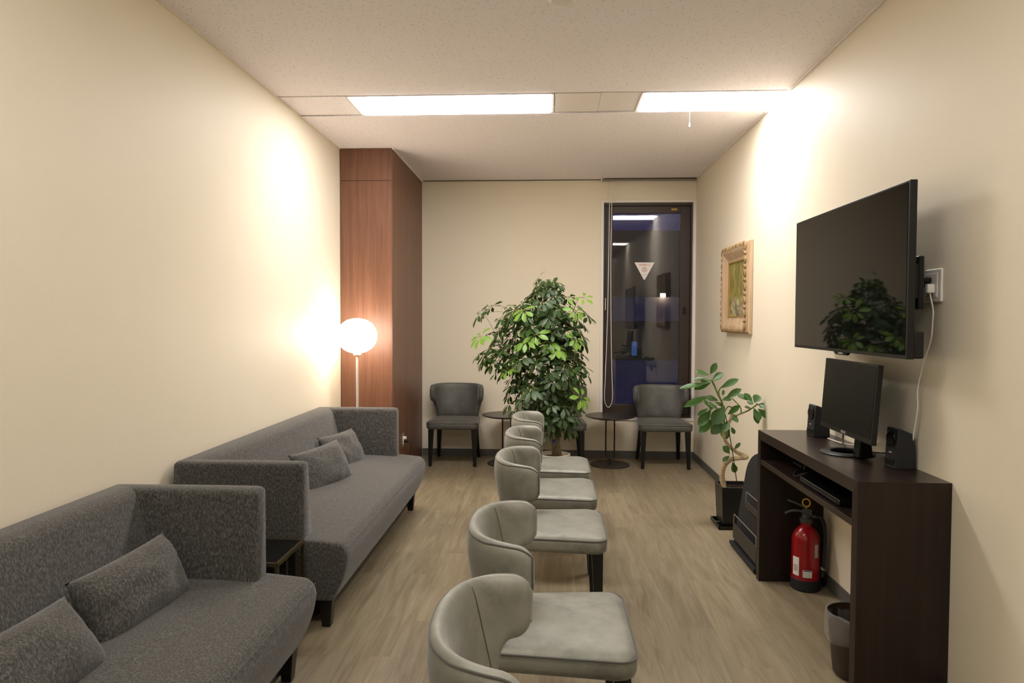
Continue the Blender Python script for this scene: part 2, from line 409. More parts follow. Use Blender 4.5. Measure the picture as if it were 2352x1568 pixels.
# cornice bead along the walls
n = 0
def trim(bm, m, **kw):
    global n
    n += 1
    return struct('trim_%d' % n, bm, m, **kw)
bm = bmesh.new(); box(bm, XL, XL+.006, YN, 5.60, H-.010, H)
trim(bm, M['wall'])
bm = bmesh.new(); box(bm, XR-.012, XR, YN, 4.29, H-.009, H); box(bm, XR-.012, XR, 4.72, YB, H-.009, H)
trim(bm, M['lacquer'])
trim(boxbm(-1.285, .53, YB-.008, YB, H-.006, H-.0005), M['dark_void'])
GAP = .025
for si, (a, b) in enumerate(STR):
    lits = [(-1.262, .004), (.606, XR-.004)]
    # plain cover plates of the channel
    for (p, q) in [(XL+.002, -1.292), (.036, .326), (.3262, .578)]:
        bm = boxbm(p, q-.002, a+GAP, b-GAP, H+.002+(.002 if p > .3262-.001 and p < .33 else 0), H+.012)
        trim(bm, M['ceiling'] if p < 0 else M['lacquer'])
    bm = boxbm(XL, XR, a-.0, b+.0, H+.05, H+.055); trim(bm, M['dark_void'])
    for li, (p, q) in enumerate(lits):
        where = ('by the pillar side', 'against the right wall')[li]
        lab = ['white recessed ceiling light whose lit panel starts near the left wall', 'white recessed ceiling light whose lit panel reaches the right wall',
               'lit ceiling panel on the left overhead, outside the view', 'lit ceiling panel on the right overhead, outside the view',
               'lit ceiling panel on the left near the room entrance', 'lit ceiling panel on the right near the room entrance'][si*2+li]
        t = thing('ceiling_light', lab, 'ceiling light', ((p+q)/2, (a+b)/2, H), group='recessed ceiling lights')
        hx = (q-p)/2; hy = (b-a)/2-GAP
        bm = bmesh.new(); ex = .028
        box(bm, -hx-ex, -hx, -hy, hy, .0, .02)
        if li == 0: box(bm, hx, hx+ex, -hy, hy, .0, .02)
        box(bm, -hx-ex, hx+(ex if li == 0 else 0), -hy, hy, .021, .026)
        box(bm, -hx, hx, -hy, -hy+.006, -.001, .02); box(bm, -hx, hx, hy-.006, hy, -.001, .02)
        obj('fixture_frame', bm, M['lacquer'], t)
        bm = boxbm(-hx, hx, -hy+.007, hy-.007, -.006, .012)
        obj('diffuser', bm, M['tube'] if si == 0 else M['tube2'], t)
# baseboards
def basebd(name, *a): struct(name, boxbm(*a), M['baseboard'])
basebd('baseboard_left', XL, XL+.008, YN, 5.6, 0, .072)
basebd('baseboard_right', XR-.008, XR, YN, YB-.008, 0, .072)
basebd('baseboard_back', -1.284, XR, YB-.008, YB, 0, .072)
# ---------------- window
win = thing('window_1', None, None, (0, 0, 0)); win['kind'] = 'structure'
def fr(bm, x0, x1, z0, z1, y0, y1, wl, wr, wt, wb):
    box(bm, x0, x0+wl, y0, y1, z0, z1); box(bm, x1-wr, x1, y0, y1, z0, z1)
    box(bm, x0+wl, x1-wr, y0, y1, z1-wt, z1); box(bm, x0+wl, x1-wr, y0, y1, z0, z0+wb)
bm = bmesh.new(); fr(bm, WX0-.020, WX1+.018, WZ0-.022, WZ1+.018, YB-.012, YB+.03, .031, .028, .028, .028)
obj('window_casing', bm, M['white_trim'], win, mods=[bev(.002)])
bm = bmesh.new(); fr(bm, WX0+.004, WX1-.004, WZ0+.002, WZ1-.006, YB+.03, YB+.10, .028, .022, .03, .03)
obj('outer_frame', bm, M['sash'], win, mods=[bev(.002)])
GX0, GX1, GZ0, GZ1 = .652, 1.330, .540, 2.475
bm = bmesh.new(); fr(bm, WX0+.033, WX1-.027, WZ0+.033, WZ1-.037, YB+.05, YB+.085, GX0-WX0-.033, WX1-.027-GX1, WZ1-.037-GZ1, GZ0-WZ0-.033)
obj('sash', bm, M['sash'], win, mods=[bev(.003)])
pane = boxbm(GX0-.01, GX1+.01, YB+.066, YB+.072, GZ0-.01, GZ1+.01); obj('pane', pane, M['glass'], win)
bm = bmesh.new(); box(bm, 1.365, 1.385, YB+.035, YB+.05, 1.46, 1.53); box(bm, 1.368, 1.382, YB+.022, YB+.036, 1.475, 1.50)
obj('latch', bm, M['black_plastic'], win, mods=[bev(.002)])
bm = bmesh.new(); box(bm, .574, .586, YB+.035, YB+.05, 1.50, 1.62); box(bm, .576, .584, YB+.03, YB+.036, 1.53, 1.56); obj('hinge', bm, M['steel'], win)
bm = boxbm(1.235, 1.295, YB+.0475, YB+.0505, 2.505, 2.522); obj('maker_tag', bm, M['yellow'], win)
# fire brigade access sticker
a = at(1457, 602.5, 'y', YB+.062); b = at(1503, 602.5, 'y', YB+.062); c = at(1480, 642, 'y', YB+.062)
st = thing('triangle_sticker', 'white downward triangle sticker with red lettering on the window pane', 'sticker', (c.x, YB+.066, a.z-.09))
bm = bmesh.new(); hw = (b.x-a.x)/2; ht = a.z-c.z; tz = .09
prism(bm, [(-hw, tz), (hw, tz), (.006, tz-ht), (-.006, tz-ht)], 'y', -.0016, -.0003); obj('backing', bm, M['paper'], st)
R_ = (1, 0, 0); U_ = (0, 0, 1)
text('lettering', '消防隊進入口', .0235, M['red_ink'], st, frame_matrix((0, -.002, tz-.026), R_, U_), sx=.8)
bm = bmesh.new()
for k in range(12):
    an = 2*PI*k/12; ca, sa = math.cos(an), math.sin(an)
    for r0, r1, wd in ((.008, .016, .0022), (.019, .028, .0032)):
        q = [(r0, -wd), (r1, -wd*1.2), (r1, wd*1.2), (r0, wd)]
        prism(bm, [(x*ca-y*sa, x*sa+y*ca+.018) for x, y in q], 'y', -.0024, -.0017)
obj('emblem', bm, M['pale_red'], st)
text('small_print', '東京消防庁', .010, M['pale_mark'], st, frame_matrix((0, -.002, -.034), R_, U_))
# blind rail and bead chain
t = thing('blind_rail', 'slim grey metal blind rail on ceiling above the window', 'blind rail', (1.0, YB-.05, H))
bm = bmesh.new(); box(bm, -.47, .462, -.028, .028, -.022, -.0005); obj('rail', bm, M['grey_rail'], t, mods=[bev(.002)])
obj('slot', boxbm(-.45, .45, -.0295, -.028, -.014, -.007), M['dark_void'], t)
obj('end_cap', boxbm(-.478, -.470, -.03, .03, -.026, -.0005), M['lacquer'], t)
lp = [(1401, 415), (1400, 470), (1396, 700), (1391, 850), (1388.5, 905), (1390, 925), (1397, 935), (1404, 927), (1407, 905), (1405.5, 860), (1404, 780), (1403, 600), (1405, 470), (1404, 415)]
pts = spline([at(x, y, 'y', YB-.045) for x, y in lp], 10)
for k in range(len(pts)): pts[k].z = min(pts[k].z, H-.02)
bm = bmesh.new(); tube(bm, pts, .0035, 6)
tagit(obj('blind_chain', bm, M['white_plastic'], smooth=True), 'long white looped bead chain hanging down left side of the window', 'cord')
# pull cord on the right light
pc = thing('pull_cord', 'short white pull cord hanging beneath the right ceiling light', 'cord', (.944, 4.69, H))
bm = bmesh.new(); tube(bm, [(0, 0, 0), (0, 0, -.085)], .0012, 6); obj('cord', bm, M['white_plastic'], pc)
bm = bmesh.new(); lathe(bm, [(.001, -.08), (.003, -.085), (.006, -.10), (.005, -.108), (0, -.11)], 14); obj('pull_knob', bm, M['white_plastic'], pc, smooth=True)
# smoke detector at the top of the view
sd = thing('smoke_detector', 'round pale ceiling detector cut by top edge of the photo', 'detector', (.055, 3.03, H))
bm = bmesh.new(); lathe(bm, [(0, 0), (.062, 0), (.062, -.012), (.05, -.026), (.03, -.032), (0, -.034)], 36); obj('housing', bm, M['lacquer'], sd, angle=.5)
bm = bmesh.new(); lathe(bm, [(.066, 0), (.07, -.004), (.066, -.008), (.06, -.008), (.06, 0)], 36); obj('mounting_ring', bm, M['white_plastic'], sd, angle=.5)
# ---------------- clad pillar
px0, px1, py0 = XL, -1.287, 5.605
pl = thing('wood_clad_pillar', 'tall walnut veneer clad pillar in the back left corner, floor to ceiling', 'pillar', (px1, py0, 0))
bm = boxbm(px0-px1+.002, -.012, .012, YB-py0-.002, 0, H-.002); obj('core', bm, M['dark_void'], pl)
g = .0018
for z0, z1 in ((0, 2.540), (2.5436, H-.002)):
    obj('front_panel', boxbm(px0-px1+.006, -.004, 0, .012, z0, z1), M['walnut'], pl)
for y0_, y1_ in ((.0, .6775), (.6815, YB-py0-.004)):
    obj('side_panel', boxbm(-.0118, .0, y0_+(.003 if y0_ == 0 else 0), y1_, 0, H-.002), M['walnut'], pl)
obj('joint_strip', boxbm(-.010, .0006, .678, .681, 0, H-.002), M['grey_rail'], pl)
obj('edge_bead', boxbm(-.001, .010, -.004, YB-py0, H-.012, H-.0005), M['lacquer'], pl)
o1 = at(918, 985, 'x', px1)
ou = thing('pillar_outlet', 'small wall outlet with plugs low on the pillar side', 'outlet', (px1, 5.99, .325))
obj('cover_plate', boxbm(0, .006, -.036, .036, -.06, .06), M['steel'], ou, mods=[bev(.002)])
obj('socket_insert', boxbm(.006, .010, -.012, .012, -.035, .035), M['white_plastic'], ou)
bm = bmesh.new(); box(bm, .010, .034, -.011, .011, .008, .032)
tagit(obj('white_plug', bm, M['white_plastic'], mods=[bev(.003)]), 'small white plug in upper socket of the pillar outlet', 'plug').location = (px1, 5.99, .325)
bm = bmesh.new(); box(bm, .010, .055, -.009, .009, -.022, -.008); 
tube(bm, spline([(.05, 0, -.015), (.066, .0, -.02), (.072, .0, -.06), (.05, -.02, -.2), (.03, -.06, -.30)], 5), .003, 6)
tagit(obj('black_plug', bm, M['black_plastic']), 'black plug and cable in lower socket of the pillar outlet', 'plug').location = (px1, 5.99, .325)

# ================================================================ chairs
def chair_proto(label, group, fabric=M['velvet']):
    root = thing('upholstered_chair', label, 'chair', group=group)
    x0, Aa, Bb, th, p = -.035, .200, .245, .054, .80
    NS, NT = 72, 20
    def sm(a, b, t):
        t = max(0, min(1, (t-a)/(b-a))); return t*t*(3-2*t)
    def mid(s, t):
        ph = s*PI/2; c_, s_ = abs(math.cos(ph)), abs(math.sin(ph))
        x = x0-Aa*c_**p; y = Bb*(s_**p)*(1 if s >= 0 else -1)
        if abs(s) < 1e-9: y = 0
        # tips roll slightly inward
        zt = .757-.014*abs(s)**3; q_ = max(0, min(1, (abs(s)-.575)/.36)); zb = .415+.172*(1-(1-q_)**3.2)
        e = max(0, (abs(s)-.88)/.12); r = 1-math.sqrt(max(0, 1-e*e))
        zt -= .040*r; zb += .055*r
        z = zb+(zt-zb)*t
        x += .045*(1-sm(.40, .76, z))*c_**.6
        y *= 1-.035*(1-sm(.42, .7, z))
        return Vector((x, y, z))
    def S(k): 
        q = -1+2*k/NS
        return math.copysign(1-(1-abs(q))**1.15, q) if q else 0
    def T(k): return (1-math.cos(PI*k/NT))/2
    def nrm(s, t):
        e = 1e-3; sa, sb = max(-1, s-e), min(1, s+e)
        a = mid(sb, t)-mid(sa, t); b = mid(s, min(1, t+e))-mid(s, max(0, t-e))
        n_ = a.cross(b); n_.normalize(); 
        if n_.dot(Vector((1, 0, 0)) if abs(s) < .5 else Vector((0, -1 if s > 0 else 1, 0))) < 0: n_ = -n_
        return n_       # towards the sitter
    def thick(s, t):
        a = (1-abs(2*t-1)**5); b = 1-abs(s)**34
        return th*math.sqrt(max(0, a))*math.sqrt(max(0, b))
    def surf(s, t, side): return mid(s, t)+nrm(s, t)*thick(s, t)*.5*side
    bm = bmesh.new(); G = {}
    for side in (1, -1):
        for i in range(NS+1):
            for j in range(NT+1):
                edge = i in (0, NS) or j in (0, NT)
                if side == -1 and edge: G[-1, i, j] = G[1, i, j]; continue
                G[side, i, j] = bm.verts.new(surf(S(i), T(j), side))
        for i in range(NS):
            for j in range(NT):
                q = [G[side, i, j], G[side, i+1, j], G[side, i+1, j+1], G[side, i, j+1]]
                try: bm.faces.new(q)
                except ValueError: pass
    back = obj('backrest', bm, fabric, root, smooth=True)
    # piping round the outer shell and two inner seams
    bm = bmesh.new(); loop = []
    e = .965
    for i in range(0, NS+1): loop.append(surf(S(i)*.992, e, -1))
    for j in range(1, 12): loop.append(surf(.992, e-(2*e-1)*j/12, -1))
    for i in range(NS, -1, -1): loop.append(surf(S(i)*.992, 1-e, -1))
    for j in range(1, 12): loop.append(surf(-.992, 1-e+(2*e-1)*j/12, -1))
    tube(bm, loop, .0035, 6, closed=True)
    for sg in (-1, 1):
        tube(bm, [surf(sg*(.575-.13*(k/16)), .04+.92*k/16, 1) for k in range(17)], .0022, 6)
    obj('piping', bm, M['piping'], back, smooth=True)
    # seat
    def outline(n, inset=0, z=0, wf=.252, wr=.222, xf=.268, xb=-.185, rc=.055):
        out = []
        wf, wr, xf, xb = wf-inset, wr-inset, xf-inset, xb+inset; rc = max(.01, rc-inset*.3)
        cs = [(xf-rc, wf-rc, 0), (xb+rc, wr-rc, 1), (xb+rc, -wr+rc, 2), (xf-rc, -wf+rc, 3)]
        for cx, cy, q in cs:
            for k in range(n): 
                an = q*PI/2+PI/2*k/(n-1); out.append((cx+rc*math.cos(an), cy+rc*math.sin(an), z))
        # fill long sides
        res = []
        for k in range(len(out)):
            a, b = Vector(out[k]), Vector(out[(k+1) % len(out)]); res.append(a)
            if k % n == n-1:
                for q in range(1, 8): res.append(a.lerp(b, q/8))
        return res
    prof = [(.06, .352), (.016, .354), (.004, .362), (0, .378), (.0, .400), (.003, .414), (.012, .424), (.03, .431), (.07, .437), (.12, .440), (.17, .441), (.21, .4415)]
    bm = bmesh.new(); rings = [[bm.verts.new(v) for v in outline(9, i_, z_)] for i_, z_ in prof]
    for A, B in zip(rings, rings[1:]):
        for k in range(len(A)): bm.faces.new((A[k], A[(k+1) % len(A)], B[(k+1) % len(A)], B[k]))
    bm.faces.new(rings[0]); bm.faces.new(rings[-1])
    seat = obj('seat', bm, fabric, root, smooth=True)
    bm = bmesh.new(); tube(bm, outline(9, -.0005, .4155), .0032, 6, closed=True)
    obj('piping', bm, M['piping'], seat, smooth=True)
    for (a, b, s0, s1) in [((.222, .205), (.232, .214), .026, .0145), ((.222, -.205), (.232, -.214), .026, .0145),
                           ((-.135, .180), (-.235, .205), .025, .014), ((-.135, -.180), (-.235, -.205), .025, .014)]:
        bm = bmesh.new(); frustum(bm, (b[0], b[1], 0), (s1, s1), (a[0], a[1], .357), (s0, s0))
        obj('leg', bm, M['black_wood'], root, mods=[bev(.005, 2)])
    return root
rows = [(0.0, 1.485, 'light grey velvet chair nearest the camera in the middle row, seat out of view'),
        (0.0, 2.195, 'light grey velvet chair second from the camera in the middle row, large seat fully visible'),
        (.004, 3.262, 'light grey velvet chair third from the camera in the middle row'),
        (.008, 3.950, 'light grey velvet chair fourth from the camera in the middle row'),
        (.012, 4.615, 'light grey velvet chair at the far end of the middle row, beside the tall plant')]
walls = [(-.902, 6.655, 'grey velvet chair against back wall beside the walnut pillar'),
         (.118, 6.655, 'grey velvet chair against back wall half hidden behind the tall plant'),
         (1.108, 6.665, 'grey velvet chair against back wall in front of the window')]
proto = None
for x, y, lab in rows:
    if proto is None: proto = chair_proto(lab, 'grey chairs in a row facing right'); o = proto
    else: o = copy_tree(proto)
    o.location = (x, y, 0); o['label'] = lab
wall_proto = None
for x, y, lab in walls:
    if wall_proto is None:
        o = wall_proto = chair_proto(lab, 'grey chairs along the back wall', M['velvet_dark'])
    else: o = copy_tree(wall_proto)
    o.location = (x, y, 0); o.rotation_euler = (0, 0, -PI/2); o['label'] = lab; o['group'] = 'grey chairs along the back wall'

# round side tables
def round_table(x, y, lab):
    t = thing('round_side_table', lab, 'side table', (x, y, 0), group='round tables between the back chairs')
    bm = bmesh.new(); lathe(bm, [(0, 0), (.188, 0), (.19, .003), (.188, .009), (0, .010)], 56); obj('base_plate', bm, M['bronze'], t, angle=.6)
    bm = bmesh.new(); box(bm, -.009, .009, -.009, .009, .009, .062)
    pts = []
    for k in range(13): an = PI+PI*k/12; pts.append((.041*math.cos(an), 0, .105+.041*math.sin(an)))
    for k in range(13): an = PI*k/12; pts.append((.041*math.cos(an), 0, .415+.041*math.sin(an)))
    tube(bm, pts, .0075, 8, closed=True); obj('stem', bm, M['bronze'], t, angle=.6)
    bm = bmesh.new(); lathe(bm, [(0, .458), (.20, .458), (.236, .470), (.240, .475), (.237, .479), (0, .480)], 72); obj('table_top', bm, M['table_top'], t, angle=.5)
round_table(.605, 6.60, 'small round dark table between the window and the plant, fully visible')
round_table(-.395, 6.60, 'small round dark table mostly hidden behind the plant and chair row')

# ================================================================ sofas
def mesh_loft(name, secs, m, parent, mods=(), smooth=True):
    bm = bmesh.new(); R = [[bm.verts.new(p) for p in s] for s in secs]
    for A, B in zip(R, R[1:]):
        for k in range(len(A)): bm.faces.new((A[k], A[(k+1) % len(A)], B[(k+1) % len(A)], B[k]))
    bm.faces.new(R[0]); bm.faces.new(R[-1])
    return obj(name, bm, m, parent, smooth=smooth, mods=mods)
SL = 1.985
def rprof(pts, r=.02, n=4):
    """round the corners of a closed polygon; pts may carry their own radius"""
    out = []; N = len(pts)
    for i in range(N):
        p = Vector(pts[i][:2]); a = Vector(pts[i-1][:2]); b = Vector(pts[(i+1) % N][:2]); rr = pts[i][2] if len(pts[i]) > 2 else r
        da, db = (a-p), (b-p); k = min(rr, da.length*.48, db.length*.48)
        A, B = p+da.normalized()*k, p+db.normalized()*k
        for q in range(n+1):
            t = q/n; out.append((A*(1-t)**2+p*2*t*(1-t)+B*t*t))
    return out
def sofa_proto(label):
    t = thing('sofa', label, 'sofa', group='grey sofas along the left wall')
    F = .825   # front of the seat
    # seat block (profile in x,z lofted along y)
    def seat_sec(y, s=1., crown=0.):
        pr = rprof([(.05, .125, .01), (F-.075, .125, .012), (F-.018, .235, .07), (F, .345, .045), (F-.03, .392+crown*.4, .045), (.52, .418+crown, .2), (.05, .418+crown, .02)], .02, 5)
        cx, cz = .45, .27
        return [(cx+(p.x-cx)*s, y, cz+(p.y-cz)*(1-(1-s)*2.0)) for p in pr]
    secs = []
    for y, s, c_ in [(0.0, .955, -.004), (.004, .978, 0), (.012, .99, 0), (.028, .998, 0), (.05, 1, 0), (.12, 1, .0), (.25, 1, .004), (.5, 1, .010), (.75, 1, .008), (SL/2, 1, .006)]:
        secs.append(seat_sec(y, s, c_))
    secs += [[(p[0], SL-p[1], p[2]) for p in s] for s in secs[-2::-1]]
    seat = mesh_loft('seat', secs, M['sofa'], t)
    bm = bmesh.new(); tube(bm, [(F-.0085, .02+(SL-.04)*k/40, .3725) for k in range(41)], .0011, 5); obj('seam', bm, M['seam'], seat)
    # back
    def back_sec(y, dz=0, s=0.):
        pr = rprof([(.012+s, .13, .01), (.260, .40, .01), (.235, .44, .03), (.150-s, .735+dz, .05), (.105-s, .752+dz, .02), (.02+s, .750+dz, .02)], .02, 5)
        return [(p.x, y, p.y) for p in pr]
    ys_ = [(.004, -.012, .006), (.011, -.004, .002), (.03, 0, 0), (.3, 0, 0), (SL/2, 0, 0), (SL-.3, 0, 0), (SL-.03, 0, 0), (SL-.011, -.004, .002), (SL-.004, -.012, .006)]
    mesh_loft('backrest', [back_sec(*a) for a in ys_], M['sofa'], t)
    # arms
    for sg in (0, 1):
        def arm_sec(x, s=0., f=0.):
            pr = rprof([(0+s, .135, .012), (0+s, .748-f, .022), (.050, .756-f, .05), (.092-s, .742-f, .028), (.120-s*.5, .44, .05), (.118, .135, .01)], .02, 5)
            return [(x, (p.x if sg == 0 else SL-p.x), p.y) for p in pr]
        lst = [(.03, .004, .01), (.06, 0, .002), (.3, 0, 0), (.585, 0, 0), (.606, .003, .002), (.617, .010, .007), (.621, .020, .016)]
        mesh_loft('armrest', [arm_sec(*a) for a in lst], M['sofa'], t)
    # plinth and feet
    obj('plinth', boxbm(.10, F-.12, .06, SL-.06, .045, .128), M['black_wood'], t)
    for x in (.12, F-.11):
        for y in (.045, SL-.045):
            bm = bmesh.new(); frustum(bm, (x, y, 0), (.019, .019), (x, y, .128), (.031, .031)); obj('foot', bm, M['black_wood'], t, mods=[bev(.003)])
    return t
s1 = sofa_proto('grey fabric sofa nearest the camera, cut off by left edge of the photo'); s1.location = (XL+.012, .615, 0)
s2 = copy_tree(s1); s2.location = (XL+.012, 2.985, 0); s2['label'] = 'grey fabric sofa farther back, standing in front of the globe lamp and pillar'
s2.parent = None
# cushions
def cushion(lab, c, right, up, wdt, hgt, th, seed, group='grey sofa cushions'):
    random.seed(seed)
    bm = bmesh.new(); N = 22; R = Vector(right).normalized(); U = Vector(up); U = (U-R*U.dot(R)).normalized(); Nn = R.cross(U); c = Vector(c)
    V = {}
    for side in (1, -1):
        for i in range(N+1):
            for j in range(N+1):
                u, v = -1+2*i/N, -1+2*j/N
                if side == -1 and (i in (0, N) or j in (0, N)): V[side, i, j] = V[1, i, j]; continue
                # pinched sides, pointed corners
                a = u*(1-.07*(1-u*u)*0-.045*(1-abs(v)**2.2)*(abs(u)**3)); b = v*(1-.06*(1-abs(u)**2.2)*(abs(v)**3))
                h_ = ((1-abs(u)**2.4)*(1-abs(v)**2.4))**.55
                wr = noise.noise(Vector((u*1.7+seed*3.1, v*1.7, side*2.0)))*.018*h_+noise.noise(Vector((u*5+seed, v*5, side)))*.006*h_
                p = c+R*(a*wdt/2)+U*(b*hgt/2)+Nn*(side*th/2*h_+wr)
                V[side, i, j] = bm.verts.new(p-c)
        for i in range(N):
            for j in range(N):
                try: bm.faces.new([V[side, i, j], V[side, i+1, j], V[side, i+1, j+1], V[side, i, j+1]])
                except ValueError: pass
    root = obj('cushion', bm, M['sofa'], smooth=True); root.location = c
    bm = bmesh.new(); e = []
    for i in range(N+1): e.append((V,))
    tagit(root, lab, 'cushion', group); bm.free()
    return root
cushion('oblong grey cushion on the nearest sofa leaning at far armrest side', (-1.370, 2.175, .505), (.06, 1, .02), (-.50, 0, 1), .475, .235, .16, 1)
cushion('grey cushion on the nearest sofa cut off by photo bottom left corner', (-1.345, 1.625, .497), (.05, 1, .0), (-.75, .12, 1), .53, .235, .17, 2)
cushion('grey cushion on the far sofa leaning nearer the camera of the pair', (-1.350, 4.02, .500), (.30, 1, .04), (-.50, .0, 1), .48, .28, .15, 3)
cushion('grey cushion on the far sofa partly behind its twin, towards the far armrest', (-1.395, 4.58, .492), (.22, 1, -.01), (-.50, .0, 1), .46, .28, .14, 4)
# table between the sofas
t = thing('end_table', 'low black end table with bronze frame squeezed between the two sofas', 'side table', (-1.36, 2.79, 0))
hx, hy, zt = .283, .145, .425
obj('table_top', boxbm(-hx+.008, hx-.008, -hy+.008, hy-.008, zt-.012, zt-.001), M['black_gloss'], t)
bm = bmesh.new()
for a in (-1, 1):
    box(bm, -hx, hx, a*hy-.006, a*hy+.006, zt-.016, zt); box(bm, a*hx-.006, a*hx+.006, -hy, hy, zt-.016, zt)
for a in (-1, 1): obj('floor_rail', boxbm(-hx, hx, a*hy-.006, a*hy+.006, 0, .012), M['brass_edge'], t)
obj('rim', bm, M['brass_edge'], t)
for a in (-1, 1):
    for b in (-1, 1): obj('leg', boxbm(a*(hx-.001)-.007, a*(hx-.001)+.007, b*(hy-.001)-.007, b*(hy-.001)+.007, .0, zt-.016), M['brass_edge'], t)
for b in (-.05, .05): obj('slat', boxbm(hx-.006, hx+.004, b-.006, b+.006, .0, zt-.016), M['bronze'], t)

# floor lamp
t = thing('floor_lamp', 'lit white globe floor lamp standing behind the far sofa', 'lamp', (-1.497, 5.29, 0))
bm = bmesh.new(); lathe(bm, [(0, 0), (.135, 0), (.135, .006), (.12, .014), (.02, .02), (0, .02)], 48); obj('base', bm, M['pole'], t, angle=.5)
bm = bmesh.new(); tube(bm, [(0, 0, .015), (0, 0, 1.145)], .0095, 14); obj('pole', bm, M['pole'], t, angle=.7)
bm = bmesh.new(); pr = []
for k in range(25):
    an = -PI/2+PI*k/24; pr.append((.154*abs(math.cos(an))**.92, 1.268+.137*math.copysign(abs(math.sin(an))**.96, math.sin(an))))
pr[0] = (0, pr[0][1]); pr[-1] = (0, pr[-1][1])
lathe(bm, pr, 56); obj('globe_shade', bm, M['globe'], t, smooth=True)
bm = bmesh.new(); lathe(bm, [(0, 1.118), (.03, 1.118), (.03, 1.134), (0, 1.134)], 24); obj('collar', bm, M['white_plastic'], t, angle=.5)

# ================================================================ desk
DX, DY0, DY1, DZ = 1.137, 2.545, 3.735, .81
dk = thing('console_desk', 'dark brown console desk with open shelf slot against the right wall', 'desk', (DX, DY0, 0))
DL = DY1-DY0; DD = XR-DX-.001
bm = bmesh.new(); prism(bm, [(0, DZ), (DL, DZ), (DL-.046, DZ-.048), (.046, DZ-.048)], 'x', 0, DD); obj('desk_top', bm, M['wenge_h'], dk)
bm = bmesh.new(); prism(bm, [(0, 0), (.046, 0), (.046, DZ-.048), (0, DZ)], 'x', 0, DD); obj('side_panel', bm, M['wenge'], dk)
bm = bmesh.new(); prism(bm, [(DL, 0), (DL, DZ), (DL-.046, DZ-.048), (DL-.046, 0)], 'x', 0, DD); obj('side_panel', bm, M['wenge'], dk)
obj('shelf', boxbm(0.002, DD-.001, .046, DL-.046, .632, .658), M['wenge_h'], dk, mods=[bev(.001, 1)])
obj('back_panel', boxbm(DD-.02, DD-.002, .046, DL-.046, .658, DZ-.048), M['wenge_h'], dk)
# things in the slot
t = thing('disc_player', 'flat black device lying in the desk shelf slot', 'electronic device', (1.245, 2.98, .6581))
obj('body', boxbm(-.085, .12, -.22, .21, .003, .028), M['black_gloss'], t, mods=[bev(.007, 3)])
obj('front_lip', boxbm(-.088, -.084, -.20, .19, .010, .018), M['black_soft'], t)
t = thing('router', 'small black box with loose cable deep in the desk slot', 'electronic device', (1.32, 3.50, .6581))
obj('body', boxbm(-.06, .06, -.10, .10, 0, .03), M['black_gloss'], t, mods=[bev(.005, 2)])
obj('vent_strip', boxbm(-.0615, -.060, -.07, .05, .012, .02), M['black_soft'], t)
bm = bmesh.new(); tube(bm, spline([(1.25, 3.42, .664), (1.20, 3.36, .664), (1.17, 3.27, .665), (1.19, 3.21, .69), (1.24, 3.22, .70), (1.30, 3.26, .68), (1.34, 3.3, .667)], 6), .003, 6)
tagit(obj('loose_cable', bm, M['black_soft'], smooth=True), 'black loose cable curled in the desk slot', 'cable')

# speakers
def speaker_proto(lab):
    t = thing('desk_speaker', lab, 'speaker', group='desk speakers')
    wd, dp, hh = .041, .086, .162
    prof = [(0, 0), (dp, 0), (dp-.004, hh*.55), (dp-.014, hh-.022), (.018, hh), (.010, hh-.003)]
    bm = bmesh.new(); prism(bm, prof, 'y', -wd, wd); obj('cabinet', bm, M['black_soft'], t, mods=[bev(.008, 3)], angle=.7)
    def lean(z): return .010*z/hh-.0012
    bm = bmesh.new(); n_ = 28
    lathe(bm, [(.031, 0), (.031, -.004), (.027, -.005), (.024, .001), (.010, .004), (.008, .0), (0, -.001)], n_, (lean(.118)-.001, 0, .118), 'x'); obj('driver', bm, M['black_gloss'], t, smooth=True)
    bm = bmesh.new(); lathe(bm, [(.026, -.0052), (.0245, -.0052), (.0245, -.003), (.026, -.003)], n_, (lean(.118)-.001, 0, .118), 'x'); obj('trim_ring', bm, M['bronze'], t)
    obj('port', boxbm(lean(.02)-.004, lean(.02)+.003, -.031, .031, .012, .040), M['black_gloss'], t, mods=[bev(.004, 2)])
    obj('badge', boxbm(lean(.065)-.002, lean(.065)+.003, -.007, .007, .060, .065), M['pale_mark'], t)
    return t
sp = speaker_proto('black desk speaker right of the monitor, near the desk end'); sp.location = (1.376, 2.808, DZ); sp.rotation_euler = (0, 0, .06)
q = copy_tree(sp); q.location = (1.338, 3.545, DZ); q['label'] = 'black desk speaker left of the monitor, partly hidden behind it'

# monitor
t = thing('computer_monitor', 'black flat computer monitor standing on the dark desk', 'monitor', (1.335, 3.065, DZ))
bm = bmesh.new()
lathe(bm, [(.111, .0), (.113, .004), (.105, .009), (.074, .011), (.070, .008), (.070, 0), (.111, 0)], 56, (0, .035, 0))
obj('stand_base', bm, M['black_plastic'], t, angle=.6)
bm = bmesh.new(); 
prism(bm, [(-.02, .008), (.045, .008), (.03, .12), (.01, .14), (-.012, .12)], 'y', -.115, -.065); obj('stand_neck', bm, M['black_gloss'], t, mods=[bev(.004, 2)])
hl, hh = .268, .160
Rm = Matrix.Translation((-.040, -.040, .255)) @ Matrix.Rotation(-.020, 4, 'Z') @ Matrix.Rotation(.070, 4, 'Y')
def mon(bm): bm.transform(Rm); return bm
obj('bezel', mon(boxbm(.0, .022, -hl, hl, -hh, hh)), M['black_plastic'], t, mods=[bev(.003, 2)])
obj('screen', mon(boxbm(-.001, .001, -hl+.010, hl-.006, -hh+.022, hh-.008)), M['screen_matte'], t)
obj('rear_housing', mon(boxbm(.020, .045, -.14, .14, -.12, .07)), M['black_plastic'], t, mods=[bev(.01, 3)])
text('lettering', 'ASUS', .017, M['pale_mark'], t, Rm @ frame_matrix((-.0015, .0, -hh+.011), (0, -1, 0), (0, 0, 1)), sx=1.3)
